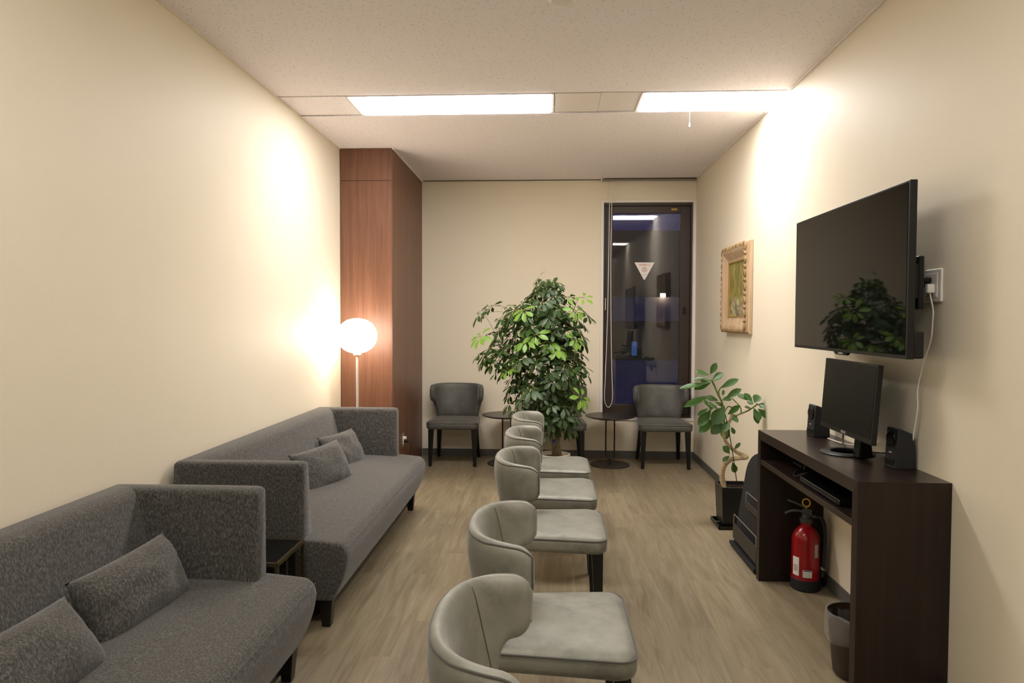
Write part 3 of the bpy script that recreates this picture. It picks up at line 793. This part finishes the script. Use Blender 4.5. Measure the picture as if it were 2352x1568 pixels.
bm = bmesh.new(); tube(bm, spline([(1.36, 3.16, 1.0), (1.40, 3.28, .90), (1.40, 3.30, .84), (1.38, 3.22, .815), (1.42, 3.12, .815), (1.46, 3.0, .83)], 6), .0035, 6)
tagit(obj('monitor_cable', bm, M['black_soft'], smooth=True), 'thin black cable drooping behind the monitor onto the desk', 'cable')
bm = bmesh.new(); tube(bm, spline([(1.39, 3.45, .816), (1.40, 3.36, .815), (1.41, 3.26, .82), (1.44, 3.16, .83), (1.46, 3.08, .86)], 6), .0035, 6)
tagit(obj('speaker_cable', bm, M['white_cable'], smooth=True), 'pale cable lying on the desk behind the monitor', 'cable')

# television
TC = Vector((1.290, 3.085, 1.583)); th_, tw = .322, .560
t = thing('television', 'large black flat television mounted on the right wall above the monitor', 'television', TC)
obj('bezel', boxbm(0, .026, -tw, tw, -th_, th_), M['black_plastic'], t, mods=[bev(.002, 2)])
obj('screen', boxbm(-.0012, .001, -tw+.012, tw-.007, -th_+.014, th_-.008), M['screen'], t)
obj('rear_housing', boxbm(.026, .062, -tw+.002, tw-.002, -th_+.002, -th_+.10), M['black_plastic'], t, mods=[bev(.006, 2)])
bm = bmesh.new(); prism(bm, [(-.075, -th_+.001), (-.052, -th_-.012), (.052, -th_-.012), (.075, -th_+.001)], 'x', .001, .014); obj('logo_tab', bm, M['black_gloss'], t)
bm = bmesh.new(); box(bm, -.0004, .001, .012, .022, -th_-.007, -th_-.002); box(bm, -.0004, .001, -.022, .008, -th_-.007, -th_-.002); obj('logo', bm, M['pale_mark'], t)
bm = bmesh.new(); box(bm, .055, .075, -.45, .42, -.12, .05); box(bm, .026, .060, -.30, -.24, -.15, .10); box(bm, .026, .060, .24, .30, -.15, .10)
box(bm, .120, .150, -.30, -.22, -.125, .07); box(bm, .150, .180, -.30, .42, -.10, .05)
box(bm, .072, .122, -.40, -.36, -.06, -.01); box(bm, .06, .12, .30, .34, -.06, -.01); box(bm, .12, .15, .28, .42, -.125, .07)
box(bm, .093, .114, -.450, -.425, -.14, .06); box(bm, .055, .095, -.450, -.440, -.10, .03)
obj('wall_bracket', bm, M['black_plastic'], t, mods=[bev(.003, 1)])
# wall outlet, plugs, cables
OC = Vector((XR, 2.692, 1.535))
t = thing('wall_outlet', 'white double outlet plate on the wall right of the television', 'outlet', OC)
obj('cover_plate', boxbm(-.010, -.0005, -.062, .060, -.064, .062), M['white_plastic'], t, mods=[bev(.005, 3)])
obj('socket_insert', boxbm(-.0125, -.009, -.040, .040, -.045, .045), M['lacquer'], t, mods=[bev(.0015)])
t = thing('white_plug', 'white plug in the wall outlet with long cord below', 'plug', OC)
obj('plug_body', boxbm(-.040, -.0125, -.030, -.006, -.030, .004), M['white_plastic'], t, mods=[bev(.006, 3)])
pts = spline([OC+Vector((-.026, -.018, -.028))]+[at(x, y, 'x', 1.448) for x, y in ((2143, 712), (2142, 740), (2138, 780), (2124, 825), (2113, 865), (2107, 900), (2108, 930), (2104, 962), (2098, 1000), (2094, 1040))], 8)
bm = bmesh.new(); tube(bm, [p-OC for p in pts], .0032, 8); obj('cord', bm, M['white_cable'], t, smooth=True)
t = thing('black_plug', 'upper black plug with cable in the wall outlet beside the television', 'plug', OC)
bm = bmesh.new(); tube(bm, [(-.0125, .006, .020), (-.04, .006, .020)], .011, 12); tube(bm, [(-.04, .006, .020), (-.052, .012, .019), (-.075, .03, .016)], [.0085, .007, .005], 10); obj('plug_body', bm, M['black_plastic'], t, angle=.7)
bm = bmesh.new(); tube(bm, spline([(-.075, .03, .016), (-.095, .05, 0), (-.105, .05, -.05), (-.11, .04, -.10), (-.10, .025, -.145), (-.095, .03, -.165), (-.12, .06, -.18)], 6), .003, 6); obj('cord', bm, M['black_soft'], t, smooth=True)
t = thing('black_adapter_plug', 'lower black plug left of the white plug in the wall outlet', 'plug', OC)
bm = bmesh.new(); tube(bm, [(-.0125, .030, .0), (-.035, .034, .0), (-.06, .05, .003)], [.008, .0075, .004], 10); obj('plug_body', bm, M['black_plastic'], t, angle=.7)
bm = bmesh.new(); tube(bm, spline([(-.06, .05, .003), (-.085, .075, -.01), (-.08, .06, -.07), (-.065, .04, -.12), (-.07, .03, -.16), (-.09, .05, -.19), (-.12, .08, -.20)], 6), .003, 6); obj('cord', bm, M['black_soft'], t, smooth=True)

# fire extinguisher
t = thing('fire_extinguisher', 'red fire extinguisher with black base standing beneath the desk', 'fire extinguisher', (1.352, 3.610, 0), rz=-.38); t.scale = (.87, .87, .95)
bm = bmesh.new(); lathe(bm, [(0, 0), (.074, 0), (.0835, .008), (.0835, .060), (.080, .062), (0, .062)], 48); obj('base_cup', bm, M['black_soft'], t, angle=.6)
bm = bmesh.new(); lathe(bm, [(0, .05), (.079, .052), (.080, .07), (.080, .270), (.077, .290), (.066, .315), (.045, .338), (.032, .346), (.030, .372), (0, .372)], 48); obj('cylinder', bm, M['red'], t, angle=.9)
bm = bmesh.new(); lathe(bm, [(0, .366), (.037, .366), (.037, .390), (.028, .392), (.024, .412), (0, .412)], 14)
box(bm, -.022, .032, -.016, .016, .405, .442); tube(bm, [(.03, 0, .402), (.062, 0, .402)], .010, 10); obj('valve', bm, M['ext_grey'], t, angle=.5)
bm = bmesh.new(); tube(bm, spline([(-.005, 0, .424), (-.06, 0, .424), (-.095, 0, .415), (-.118, 0, .400)], 4), .008, 8); obj('carry_handle', bm, M['ext_grey'], t, smooth=True)
bm = bmesh.new(); tube(bm, spline([(.025, 0, .440), (-.03, 0, .456), (-.07, 0, .470), (-.105, 0, .478)], 4), .0075, 8); obj('squeeze_lever', bm, M['ext_grey'], t, smooth=True)
bm = bmesh.new(); tube(bm, [(.0+.021*math.cos(a*PI/12), -.02, .478+.021*math.sin(a*PI/12)) for a in range(24)], .0045, 8, closed=True); box(bm, -.003, .003, -.022, -.014, .445, .458); obj('safety_ring', bm, M['yellow'], t, smooth=True)
bm = bmesh.new(); tube(bm, spline([(.055, 0, .402), (.080, -.004, .398), (.100, -.01, .36), (.105, -.012, .28), (.100, -.012, .18), (.094, -.008, .10), (.09, -.004, .075)], 6), .0115, 10); hs = obj('hose', bm, M['black_soft'], t, smooth=True)
bm = bmesh.new(); tube(bm, [(.0955, -.009, .118), (.0945, -.0085, .134)], .0128, 10); obj('hose_clip', bm, M['steel'], hs)
def wraplabel(name, a0, a1, z0, z1, m, r=.0806):
    bm = bmesh.new(); n_ = 10; R = []
    for rr in (r, r-.001):
        R.append([[bm.verts.new((rr*math.cos(a0+(a1-a0)*k/n_), rr*math.sin(a0+(a1-a0)*k/n_), z)) for k in range(n_+1)] for z in (z0, z1)])
    for L_ in R:
        for k in range(n_): bm.faces.new((L_[0][k], L_[0][k+1], L_[1][k+1], L_[1][k]))
    return obj(name, bm, m, t)
V0 = math.radians(-86)   # the angle that faces the room's middle, in the bottle's own frame
l1 = wraplabel('instruction_label', V0-1.05, V0-.50, .085, .185, M['paper']); l2 = wraplabel('inspection_label', V0-.22, V0+.42, .082, .122, M['paper']); l3 = wraplabel('side_label', V0+.62, V0+.98, .190, .262, M['paper_grey'])
for k in range(5): 
    a_ = wraplabel('print_line', V0-.98, V0-.60, .110+k*.007, .1125+k*.007, M['ink'], .0810); a_.parent = l1
for k in range(4):
    a_ = wraplabel('print_line', V0-.18, V0+.36, .087+k*.0065, .0885+k*.0065, M['paper_grey'], .0810); a_.parent = l2
a_ = wraplabel('header_bar', V0-.18, V0+.38, .115, .1205, M['blue_ink'], .0810); a_.parent = l2

# waste bin with bag
t = thing('waste_bin', 'brown waste bin lined with clear bag beneath the desk near end', 'bin', (1.217, 2.722, 0)); t.scale = (1, 1, .95)
bm = bmesh.new(); lathe(bm, [(0, 0), (.066, 0), (.080, .014), (.105, .262), (.101, .262), (.077, .016), (0, .008)], 44); obj('bin_body', bm, M['bin'], t, angle=.7)
bm = bmesh.new(); random.seed(5); nn = 60; prof = [(.085, .10), (.097, .23), (.104, .266), (.1085, .264), (.1125, .235), (.1145, .20), (.1145, .175), (.111, .160), (.104, .158)]
R = []
for i, (r_, z_) in enumerate(prof):
    R.append([bm.verts.new(((r_+noise.noise(Vector((math.cos(k/nn*2*PI)*3, math.sin(k/nn*2*PI)*3, i*.9)))*.004)*math.cos(2*PI*k/nn),
                            (r_+noise.noise(Vector((math.cos(k/nn*2*PI)*3, math.sin(k/nn*2*PI)*3, i*.9)))*.004)*math.sin(2*PI*k/nn),
                            z_+noise.noise(Vector((math.cos(k/nn*2*PI)*2, math.sin(k/nn*2*PI)*2, i*.3+7)))*.010)) for k in range(nn)])
for A, B in zip(R, R[1:]):
    for k in range(nn): bm.faces.new((A[k], A[(k+1) % nn], B[(k+1) % nn], B[k]))
tagit(obj('bin_bag', bm, M['bag'], smooth=True), 'clear plastic bag folded over rim of the brown bin', 'bag').location = (1.217, 2.722, -.012)

# brochure rack
t = thing('brochure_rack', 'black brochure rack with round top standing between the desk and potted plant', 'rack', (1.162, 4.035, 0))
def leanx(z): return .155*z
prof = []; W2, HZ = .255, .615
pr = [(-W2, 0), (-W2, .46)]+[(-W2*math.cos(PI/2*k/8), .46+(HZ-.46)*math.sin(PI/2*k/8)) for k in range(1, 9)]
pr += [(-a, b) for a, b in pr[::-1][1:]]
bm = bmesh.new(); prism(bm, pr, 'x', 0, .014)
for v in bm.verts: v.co.x += leanx(v.co.z)
obj('back_panel', bm, M['black_soft'], t, mods=[bev(.002, 1)])
def tier(z0, z1, ya, yb, off):
    bm = bmesh.new(); box(bm, leanx(z0)-off-.006, leanx(z0)-off, ya, yb, z0, z1); box(bm, leanx(z0)-off-.003, leanx(z0)+.004, ya+.002, yb-.002, z0, z0+.008)
    f_ = obj('pocket', bm, M['pocket'], t, mods=[bev(.0015, 1)])
    for v in f_.data.vertices: pass
    bm = bmesh.new(); zz = z1+.055; xx = leanx(z0)-off-.003
    tube(bm, [(xx, ya+.012, z1-.02), (xx, ya+.012, zz-.008), (xx, ya+.018, zz), (xx, yb-.018, zz), (xx, yb-.012, zz-.008), (xx, yb-.012, z1-.02)], .0024, 6); obj('wire_guard', bm, M['steel'], f_)
tier(.055, .150, -W2+.006, W2-.03, .014); tier(.285, .325, -W2+.02, W2-.17, .018)
obj('foot_rail', boxbm(-.024, .004, -W2+.004, W2-.004, .012, .03), M['black_soft'], t)
bm = bmesh.new(); box(bm, .014, .17, -W2+.02, -W2+.04, 0, .02); box(bm, .014, .17, W2-.04, W2-.02, 0, .02); obj('foot', bm, M['black_soft'], t)

# painting
FY0, FY1, FZ0, FZ1, FX = 5.005, 5.690, 1.302, 1.978, 1.412
t = thing('framed_painting', 'woodland painting in a carved wooden frame on the right wall', 'painting', (XR, (FY0+FY1)/2, (FZ0+FZ1)/2))
hy, hz = (FY1-FY0)/2, (FZ1-FZ0)/2
# moulding: rings of (inset, x)
rg = [(.000, -.002), (.0, -.022), (.012, -.030), (.012, -.050), (.030, -.060), (.052, -.056), (.070, -.048), (.105, -.030), (.122, -.026), (.122, -.012)]
bm = bmesh.new(); R = [[bm.verts.new((x, sy*(hy-i_), sz*(hz-i_))) for sy, sz in ((-1, -1), (1, -1), (1, 1), (-1, 1))] for i_, x in rg]
for A, B in zip(R, R[1:]):
    for k in range(4): bm.faces.new((A[k], A[(k+1) % 4], B[(k+1) % 4], B[k]))
fo = obj('frame', bm, M['frame_wood'], t)
# carved scallops along the raised edge
bm = bmesh.new()
def bump_at(y, z, along, big):
    ls = .030 if big else .014
    s = Vector((.010, ls if along == 'y' else .019, ls if along == 'z' else .019))
    mt = Matrix.Translation((-.054, y, z)) @ Matrix.Diagonal((s.x, s.y, s.z, 1))
    bmesh.ops.create_icosphere(bm, subdivisions=2, radius=1, matrix=mt)
for sg in (-1, 1):
    N = 13
    for k in range(N):
        u = -1+2*(k+.5)/N
        bump_at(sg*(hy-.020), u*(hz-.02), 'z', k % 2 == 0); bump_at(u*(hy-.02), sg*(hz-.020), 'y', k % 2 == 0)
ob = obj('carved_ornament', bm, M['carved'], fo, smooth=True)
bm = bmesh.new()
for sg in (-1, 1):
    box(bm, -.030, -.016, sg*(hy-.126)-.004, sg*(hy-.126)+.004, -hz+.122, hz-.122); box(bm, -.030, -.016, -hy+.122, hy-.122, sg*(hz-.126)-.004, sg*(hz-.126)+.004)
obj('gilt_slip', bm, M['gilt'], fo)
obj('canvas', boxbm(-.020, -.014, -hy+.123, hy-.123, -hz+.123, hz-.123), M['painting'], t)

# ================================================================ plants
def leaf(bm, b, tip, width, up, curl=.12, fold=.12, n=6, shape='oval', mi=0, tipmi=None):
    """one leaf blade from b to tip, three verts across"""
    b = Vector(b); tip = Vector(tip); d = tip-b; L_ = d.length; d.normalize()
    up = Vector(up); s = d.cross(up)
    s = s.normalized() if s.length > 1e-4 else d.orthogonal().normalized()
    nn = s.cross(d).normalized(); rows_ = []
    for k in range(n+1):
        u = k/n
        w_ = width*.5*(math.sin(PI*min(1, (u**.85 if shape == 'oval' else u**1.35)))**.8 if 0 < u < 1 else 0)
        c = b+d*(L_*u)-nn*(curl*L_*u*u)
        if k in (0, n): rows_.append([bm.verts.new(c)])
        else: rows_.append([bm.verts.new(c+s*w_+nn*w_*fold*2), bm.verts.new(c), bm.verts.new(c-s*w_+nn*w_*fold*2)])
    for i, (A, B) in enumerate(zip(rows_, rows_[1:])):
        q = tipmi if (tipmi is not None and i >= n-1) else mi
        if len(A) == 1 and len(B) == 3: fs = [(A[0], B[0], B[1]), (A[0], B[1], B[2])]
        elif len(A) == 3 and len(B) == 1: fs = [(A[0], B[0], A[1]), (A[1], B[0], A[2])]
        else: fs = [(A[0], B[0], B[1], A[1]), (A[1], B[1], B[2], A[2])]
        for f in fs: bm.faces.new(f).material_index = q
PY = 5.66
tp = thing('potted_umbrella_tree', 'tall bushy umbrella tree in a cream pot in front of the back wall', 'plant', (.055, PY, 0))
po = Vector((.055, PY, 0))
bm = bmesh.new(); lathe(bm, [(0, 0), (.095, 0), (.10, .01), (.128, .255), (.136, .262), (.136, .285), (.124, .288), (.118, .262), (0, .258)], 48); obj('pot', bm, M['ceramic'], tp, angle=.6)
bm = bmesh.new(); lathe(bm, [(0, .262), (.06, .266), (.119, .258), (.119, .25), (0, .25)], 32); obj('soil', bm, M['soil'], tp, smooth=True)
random.seed(11)
def P(x, y, dy=0.): return at(x, y, 'y', PY+dy)-po
stems = [([(1274, 1036), (1276, 980), (1266, 900), (1256, 820), (1250, 740), (1243, 680), (1240, 655)], 0.0, .0),
         ([(1277, 1036), (1284, 960), (1290, 860), (1291, 780), (1300, 745), (1312, 725), (1322, 700)], .0, .06),
         ([(1270, 1036), (1262, 960), (1248, 880), (1232, 800), (1214, 750), (1190, 725)], .0, -.10),
         ([(1276, 1036), (1278, 940), (1276, 850), (1270, 770), (1268, 700), (1268, 665)], .0, .14),
         ([(1272, 1036), (1258, 930), (1225, 860), (1180, 820), (1150, 800)], .0, .10),
         ([(1278, 1036), (1292, 960), (1305, 900), (1315, 850), (1322, 800)], .0, -.12)]
bm = bmesh.new(); SP = []
for pts, d0, d1 in stems:
    N = len(pts); q = [P(x, y, d0+(d1-d0)*i/(N-1)) for i, (x, y) in enumerate(pts)]
    q[0].z = .255; q = spline(q, 6); rr = [.0095-.006*i/len(q) for i in range(len(q))]
    tube(bm, q, rr, 7); SP += q[6:]
# thick lower trunk
tube(bm, spline([Vector((.06, 0, .25)), P(1275, 990)], 4), .014, 10)
obj('stems', bm, M['stem'], tp, smooth=True)
sil = [(640, 1226, 1246), (660, 1222, 1285), (685, 1205, 1300), (705, 1180, 1315), (735, 1150, 1330), (765, 1130, 1340), (790, 1115, 1335), (825, 1105, 1335), (850, 1140, 1342), (875, 1172, 1335), (900, 1175, 1325), (925, 1172, 1325), (950, 1190, 1325), (975, 1235, 1320), (995, 1262, 1300)]
def sil_at(y):
    for (y0, a0, b0), (y1, a1, b1) in zip(sil, sil[1:]):
        if y0 <= y <= y1: 
            t_ = (y-y0)/(y1-y0); return a0+(a1-a0)*t_, b0+(b1-b0)*t_
whorls = []
def accept(p, dmin):
    return all((p-q[0]).length > dmin for q in whorls)
spots = [(1100, 722), (1130, 702), (1110, 718), (1170, 700), (1200, 695), (1235, 640), (1250, 650), (1272, 645), (1285, 670), (1305, 682), (1345, 718), (1350, 725), (1112, 830), (1100, 812), (1140, 855), (1120, 822),
         (1175, 885), (1170, 905), (1170, 925), (1345, 855), (1338, 840), (1335, 770), (1340, 745), (1330, 880), (1150, 730), (1160, 760), (1125, 765)]
for x, y in spots:
    whorls.append((P(x, y, random.uniform(-.12, .10)), False))
young = [(1202, 712), (1322, 712), (1340, 683), (1208, 783), (1322, 778), (1228, 768), (1278, 800), (1102, 772), (1335, 912), (1262, 785)]
for x, y in young: whorls.append((P(x, y, random.uniform(-.30, -.20)), True))
tries = 0
while len(whorls) < 300 and tries < 20000:
    tries += 1
    y = random.uniform(645, 992); a, b = sil_at(y); x = random.uniform(a, b)
    mx_, hw_ = (a+b)/2, (b-a)/2
    dmax = .26*math.sqrt(max(.05, 1-((x-mx_)/hw_)**2))*min(1, hw_/70)
    p = P(x, y, random.uniform(-dmax, dmax*.9))
    if accept(p, .050): whorls.append((p, random.random() < .02))
bl, by, bp = bmesh.new(), bmesh.new(), bmesh.new()
for p, yg in whorls:
    near = min(SP, key=lambda s: (s-p).length+max(0, s.z-p.z)*1.5)
    md = (near+p)*.5+Vector((0, 0, .03)); tube(bp, spline([near, md, p], 4), .0017, 5)
    out = Vector((p.x, p.y, 0)); out = out.normalized() if out.length > .05 else Vector((0, 0, 0))
    axis = (out*.6+Vector((random.uniform(-.35, .35), random.uniform(-.4, .25), random.uniform(.35, 1.1)))).normalized()
    e1 = axis.orthogonal().normalized(); e2 = axis.cross(e1)
    nl = random.choice((6, 7, 7, 8)); ph = random.uniform(0, 6.28); big = random.uniform(.072, .104)*(1.12 if yg else 1)*(1 if p.z < 1.5 else .85)
    for k in range(nl):
        an = ph+2*PI*k/nl; rad = e1*math.cos(an)+e2*math.sin(an)
        dr = random.uniform(.05, .85)
        d_ = (rad*1+axis*.12-Vector((0, 0, dr))).normalized(); Ln = big*random.uniform(.8, 1.1)
        st_ = p+d_*.022; tube(bp, [p, st_], .0011, 4)
        leaf(by if yg else bl, st_, st_+d_*Ln, Ln*.43, axis, curl=random.uniform(.05, .25), fold=.10, n=6, shape='obovate')
obj('foliage', bl, M['leaf'], tp, smooth=True); obj('young_leaves', by, M['leaf_young'], tp, smooth=True)['label'] = 'bright yellow green new leaves'
obj('leaf_stalks', bp, M['petiole'], tp, smooth=True)
bm = bmesh.new()
for x, y, d_ in ((1290, 785, .03), (1211, 797, -.13), (1242, 872, -.1), (1271, 1013, 0.), (1290, 815, .03)):
    c = P(x, y, d_); tube(bm, [c+Vector((0, 0, -.012)), c+Vector((0, 0, .012))], .016, 8)
obj('plant_tie', bm, M['blue_tie'], tp)

# ficus in black square planter
FYc = 4.70
tf = thing('potted_fig_tree', 'small fig tree with curved pale trunk in a black square planter', 'plant', (1.268, FYc, 0), rz=.0)
fo_ = Vector((1.268, FYc, 0))
bm = bmesh.new(); r0, r1, hp = .088, .100, .282
O = [[bm.verts.new((sx*r, sy*r, z)) for sx, sy in ((-1, -1), (1, -1), (1, 1), (-1, 1))] for r, z in ((r0, .024), (r1, hp), (r1-.010, hp), (r1-.012, hp-.03))]
for A, B in zip(O, O[1:]):
    for k in range(4): bm.faces.new((A[k], A[(k+1) % 4], B[(k+1) % 4], B[k]))
bm.faces.new(O[0]); obj('planter', bm, M['black_pot'], tf, mods=[('BEVEL', dict(width=.002, segments=1, limit_method='ANGLE'))])
obj('soil', boxbm(-r1+.012, r1-.012, -r1+.012, r1-.012, hp-.04, hp-.026), M['soil'], tf)
bm = bmesh.new()
box(bm, -.115, .115, -.115, .115, 0, .010)
for a in (-1, 1): box(bm, a*.118-.003, a*.118+.003, -.121, .121, 0, .026); box(bm, -.121, .121, a*.118-.003, a*.118+.003, 0, .026)
obj('saucer', bm, M['black_gloss'], tf)
bm = bmesh.new(); random.seed(3)
for k in range(26):
    p_ = Vector((random.uniform(-.07, .07), random.uniform(-.07, .07), hp-.022)); bmesh.ops.create_icosphere(bm, subdivisions=1, radius=random.uniform(.005, .010), matrix=Matrix.Translation(p_))
o = obj('bark_chips', bm, M['soil'], tf); 
def Z(x, y, dy=0.): return at(1540+x/2.8, 780+y/2.8, 'y', FYc+dy)-fo_
tr = [(352, 990), (340, 930), (331, 870), (345, 810), (385, 772), (440, 760), (488, 757), (470, 742), (430, 725), (385, 690), (352, 645), (345, 600), (365, 555), (390, 500), (403, 430)]
pts = spline([Z(x, y, .02*math.sin(i*.9)) for i, (x, y) in enumerate(tr)], 6)
pts[0].z = min(pts[0].z, hp-.03)
N = len(pts); rr = [.021-.0125*(i/N)**.8 for i in range(N)]
bm = bmesh.new(); tube(bm, pts, rr, 12); obj('trunk', bm, M['bark'], tf, smooth=True)
bm = bmesh.new()
for br_, r_ in [([(352, 645), (345, 560), (345, 470), (330, 400), (305, 350), (285, 300), (262, 255)], .0065), ([(330, 400), (310, 335), (330, 300)], .004),
                ([(392, 500), (440, 480), (500, 455), (545, 425), (560, 410)], .0055), ([(455, 470), (450, 435), (420, 400), (395, 375)], .004),
                ([(395, 505), (400, 430)], .008), ([(345, 470), (370, 430), (400, 440)], .004)]:
    tube(bm, spline([Z(x, y, random.uniform(-.015, .015)) for x, y in br_], 5), r_, 8)
obj('branches', bm, M['petiole'], tf, smooth=True)
bm = bmesh.new(); tube(bm, [Z(352, 480, -.03), Z(378, 600, -.03), Z(405, 760, -.03), Z(432, 945, -.03)+Vector((0, 0, -.01))], .003, 6); obj('support_stake', bm, M['bronze'], tf)
lv = [((255, 225), (296, 148), 34), ((250, 228), (163, 203), 38), ((240, 245), (140, 255), 26), ((262, 268), (342, 213), 44), ((250, 278), (56, 308), 36), ((262, 275), (152, 318), 40),
      ((318, 312), (440, 252), 40), ((352, 378), (457, 315), 38), ((262, 358), (86, 428), 46), ((242, 440), (176, 486), 28), ((262, 450), (180, 556), 52), ((285, 505), (184, 600), 50),
      ((350, 425), (272, 545), 72), ((335, 530), (262, 606), 54), ((380, 540), (338, 642), 74), ((310, 392), (225, 368), 40), ((270, 450), (208, 388), 40), ((280, 398), (340, 432), 42),
      ((330, 390), (392, 376), 34), ((500, 392), (428, 347), 32), ((530, 402), (474, 343), 32), ((540, 408), (568, 352), 46), ((552, 418), (634, 424), 28), ((560, 442), (630, 502), 38),
      ((535, 438), (572, 522), 52), ((536, 450), (566, 542), 34), ((488, 395), (534, 415), 30), ((395, 488), (434, 532), 30), ((392, 560), (411, 607), 24), ((382, 735), (338, 682), 40),
      ((382, 745), (335, 784), 30), ((408, 708), (450, 661), 20), ((436, 722), (484, 748), 18), ((398, 785), (418, 858), 34), ((366, 482), (447, 422), 32), ((300, 420), (235, 470), 46), ((320, 455), (245, 410), 50),
      ((340, 470), (300, 520), 50), ((370, 520), (345, 590), 46), ((330, 350), (350, 335), 34), ((520, 440), (478, 433), 22), ((275, 260), (190, 268), 30), ((395, 520), (420, 480), 30), ((570, 415), (600, 440), 26)]
bm = bmesh.new()
for (b_, e_, w_) in lv:
    d1, d2 = random.uniform(-.03, .02), random.uniform(-.09, .04)
    a_, c_ = Z(*b_, d1), Z(*e_, d2)
    upv = Vector((random.uniform(-.25, .25), random.uniform(-1.0, -.35), random.uniform(.5, 1)))
    leaf(bm, a_, c_, w_/2.8*FYc/FPX*1.22, upv, curl=.04, fold=.12, n=9, shape='obovate', mi=0, tipmi=1 if random.random() < .3 else 0)
obj('leaves', bm, [M['leaf_ficus'], M['leaf_edge']], tf, smooth=True)

# ================================================================ outside, seen through the pane
t = thing('neighbouring_building', 'dark neighbouring building at dusk seen through the window pane', 'building', (1.6, 12.0, 0))
obj('wall', boxbm(-6, 6, 0, .5, -3.0, 2.95), M['facade'], t)
obj('balcony_band', boxbm(-6, 6, -.5, -.4, 1.38, 1.78), M['facade_pale'], t)
obj('balcony_band', boxbm(-6, 6, -.5, -.4, -.6, .72), M['facade_pale'], t)
obj('lit_window', boxbm(-.14, -.05, -.02, .001, .78, 1.02), M['lit_window'], t)
bm = bmesh.new(); lathe(bm, [(0, 0), (.045, 0), (.045, .06), (0, .06)], 16, (.30, -.55, 1.78)); obj('porch_lamp', bm, M['porch'], t)
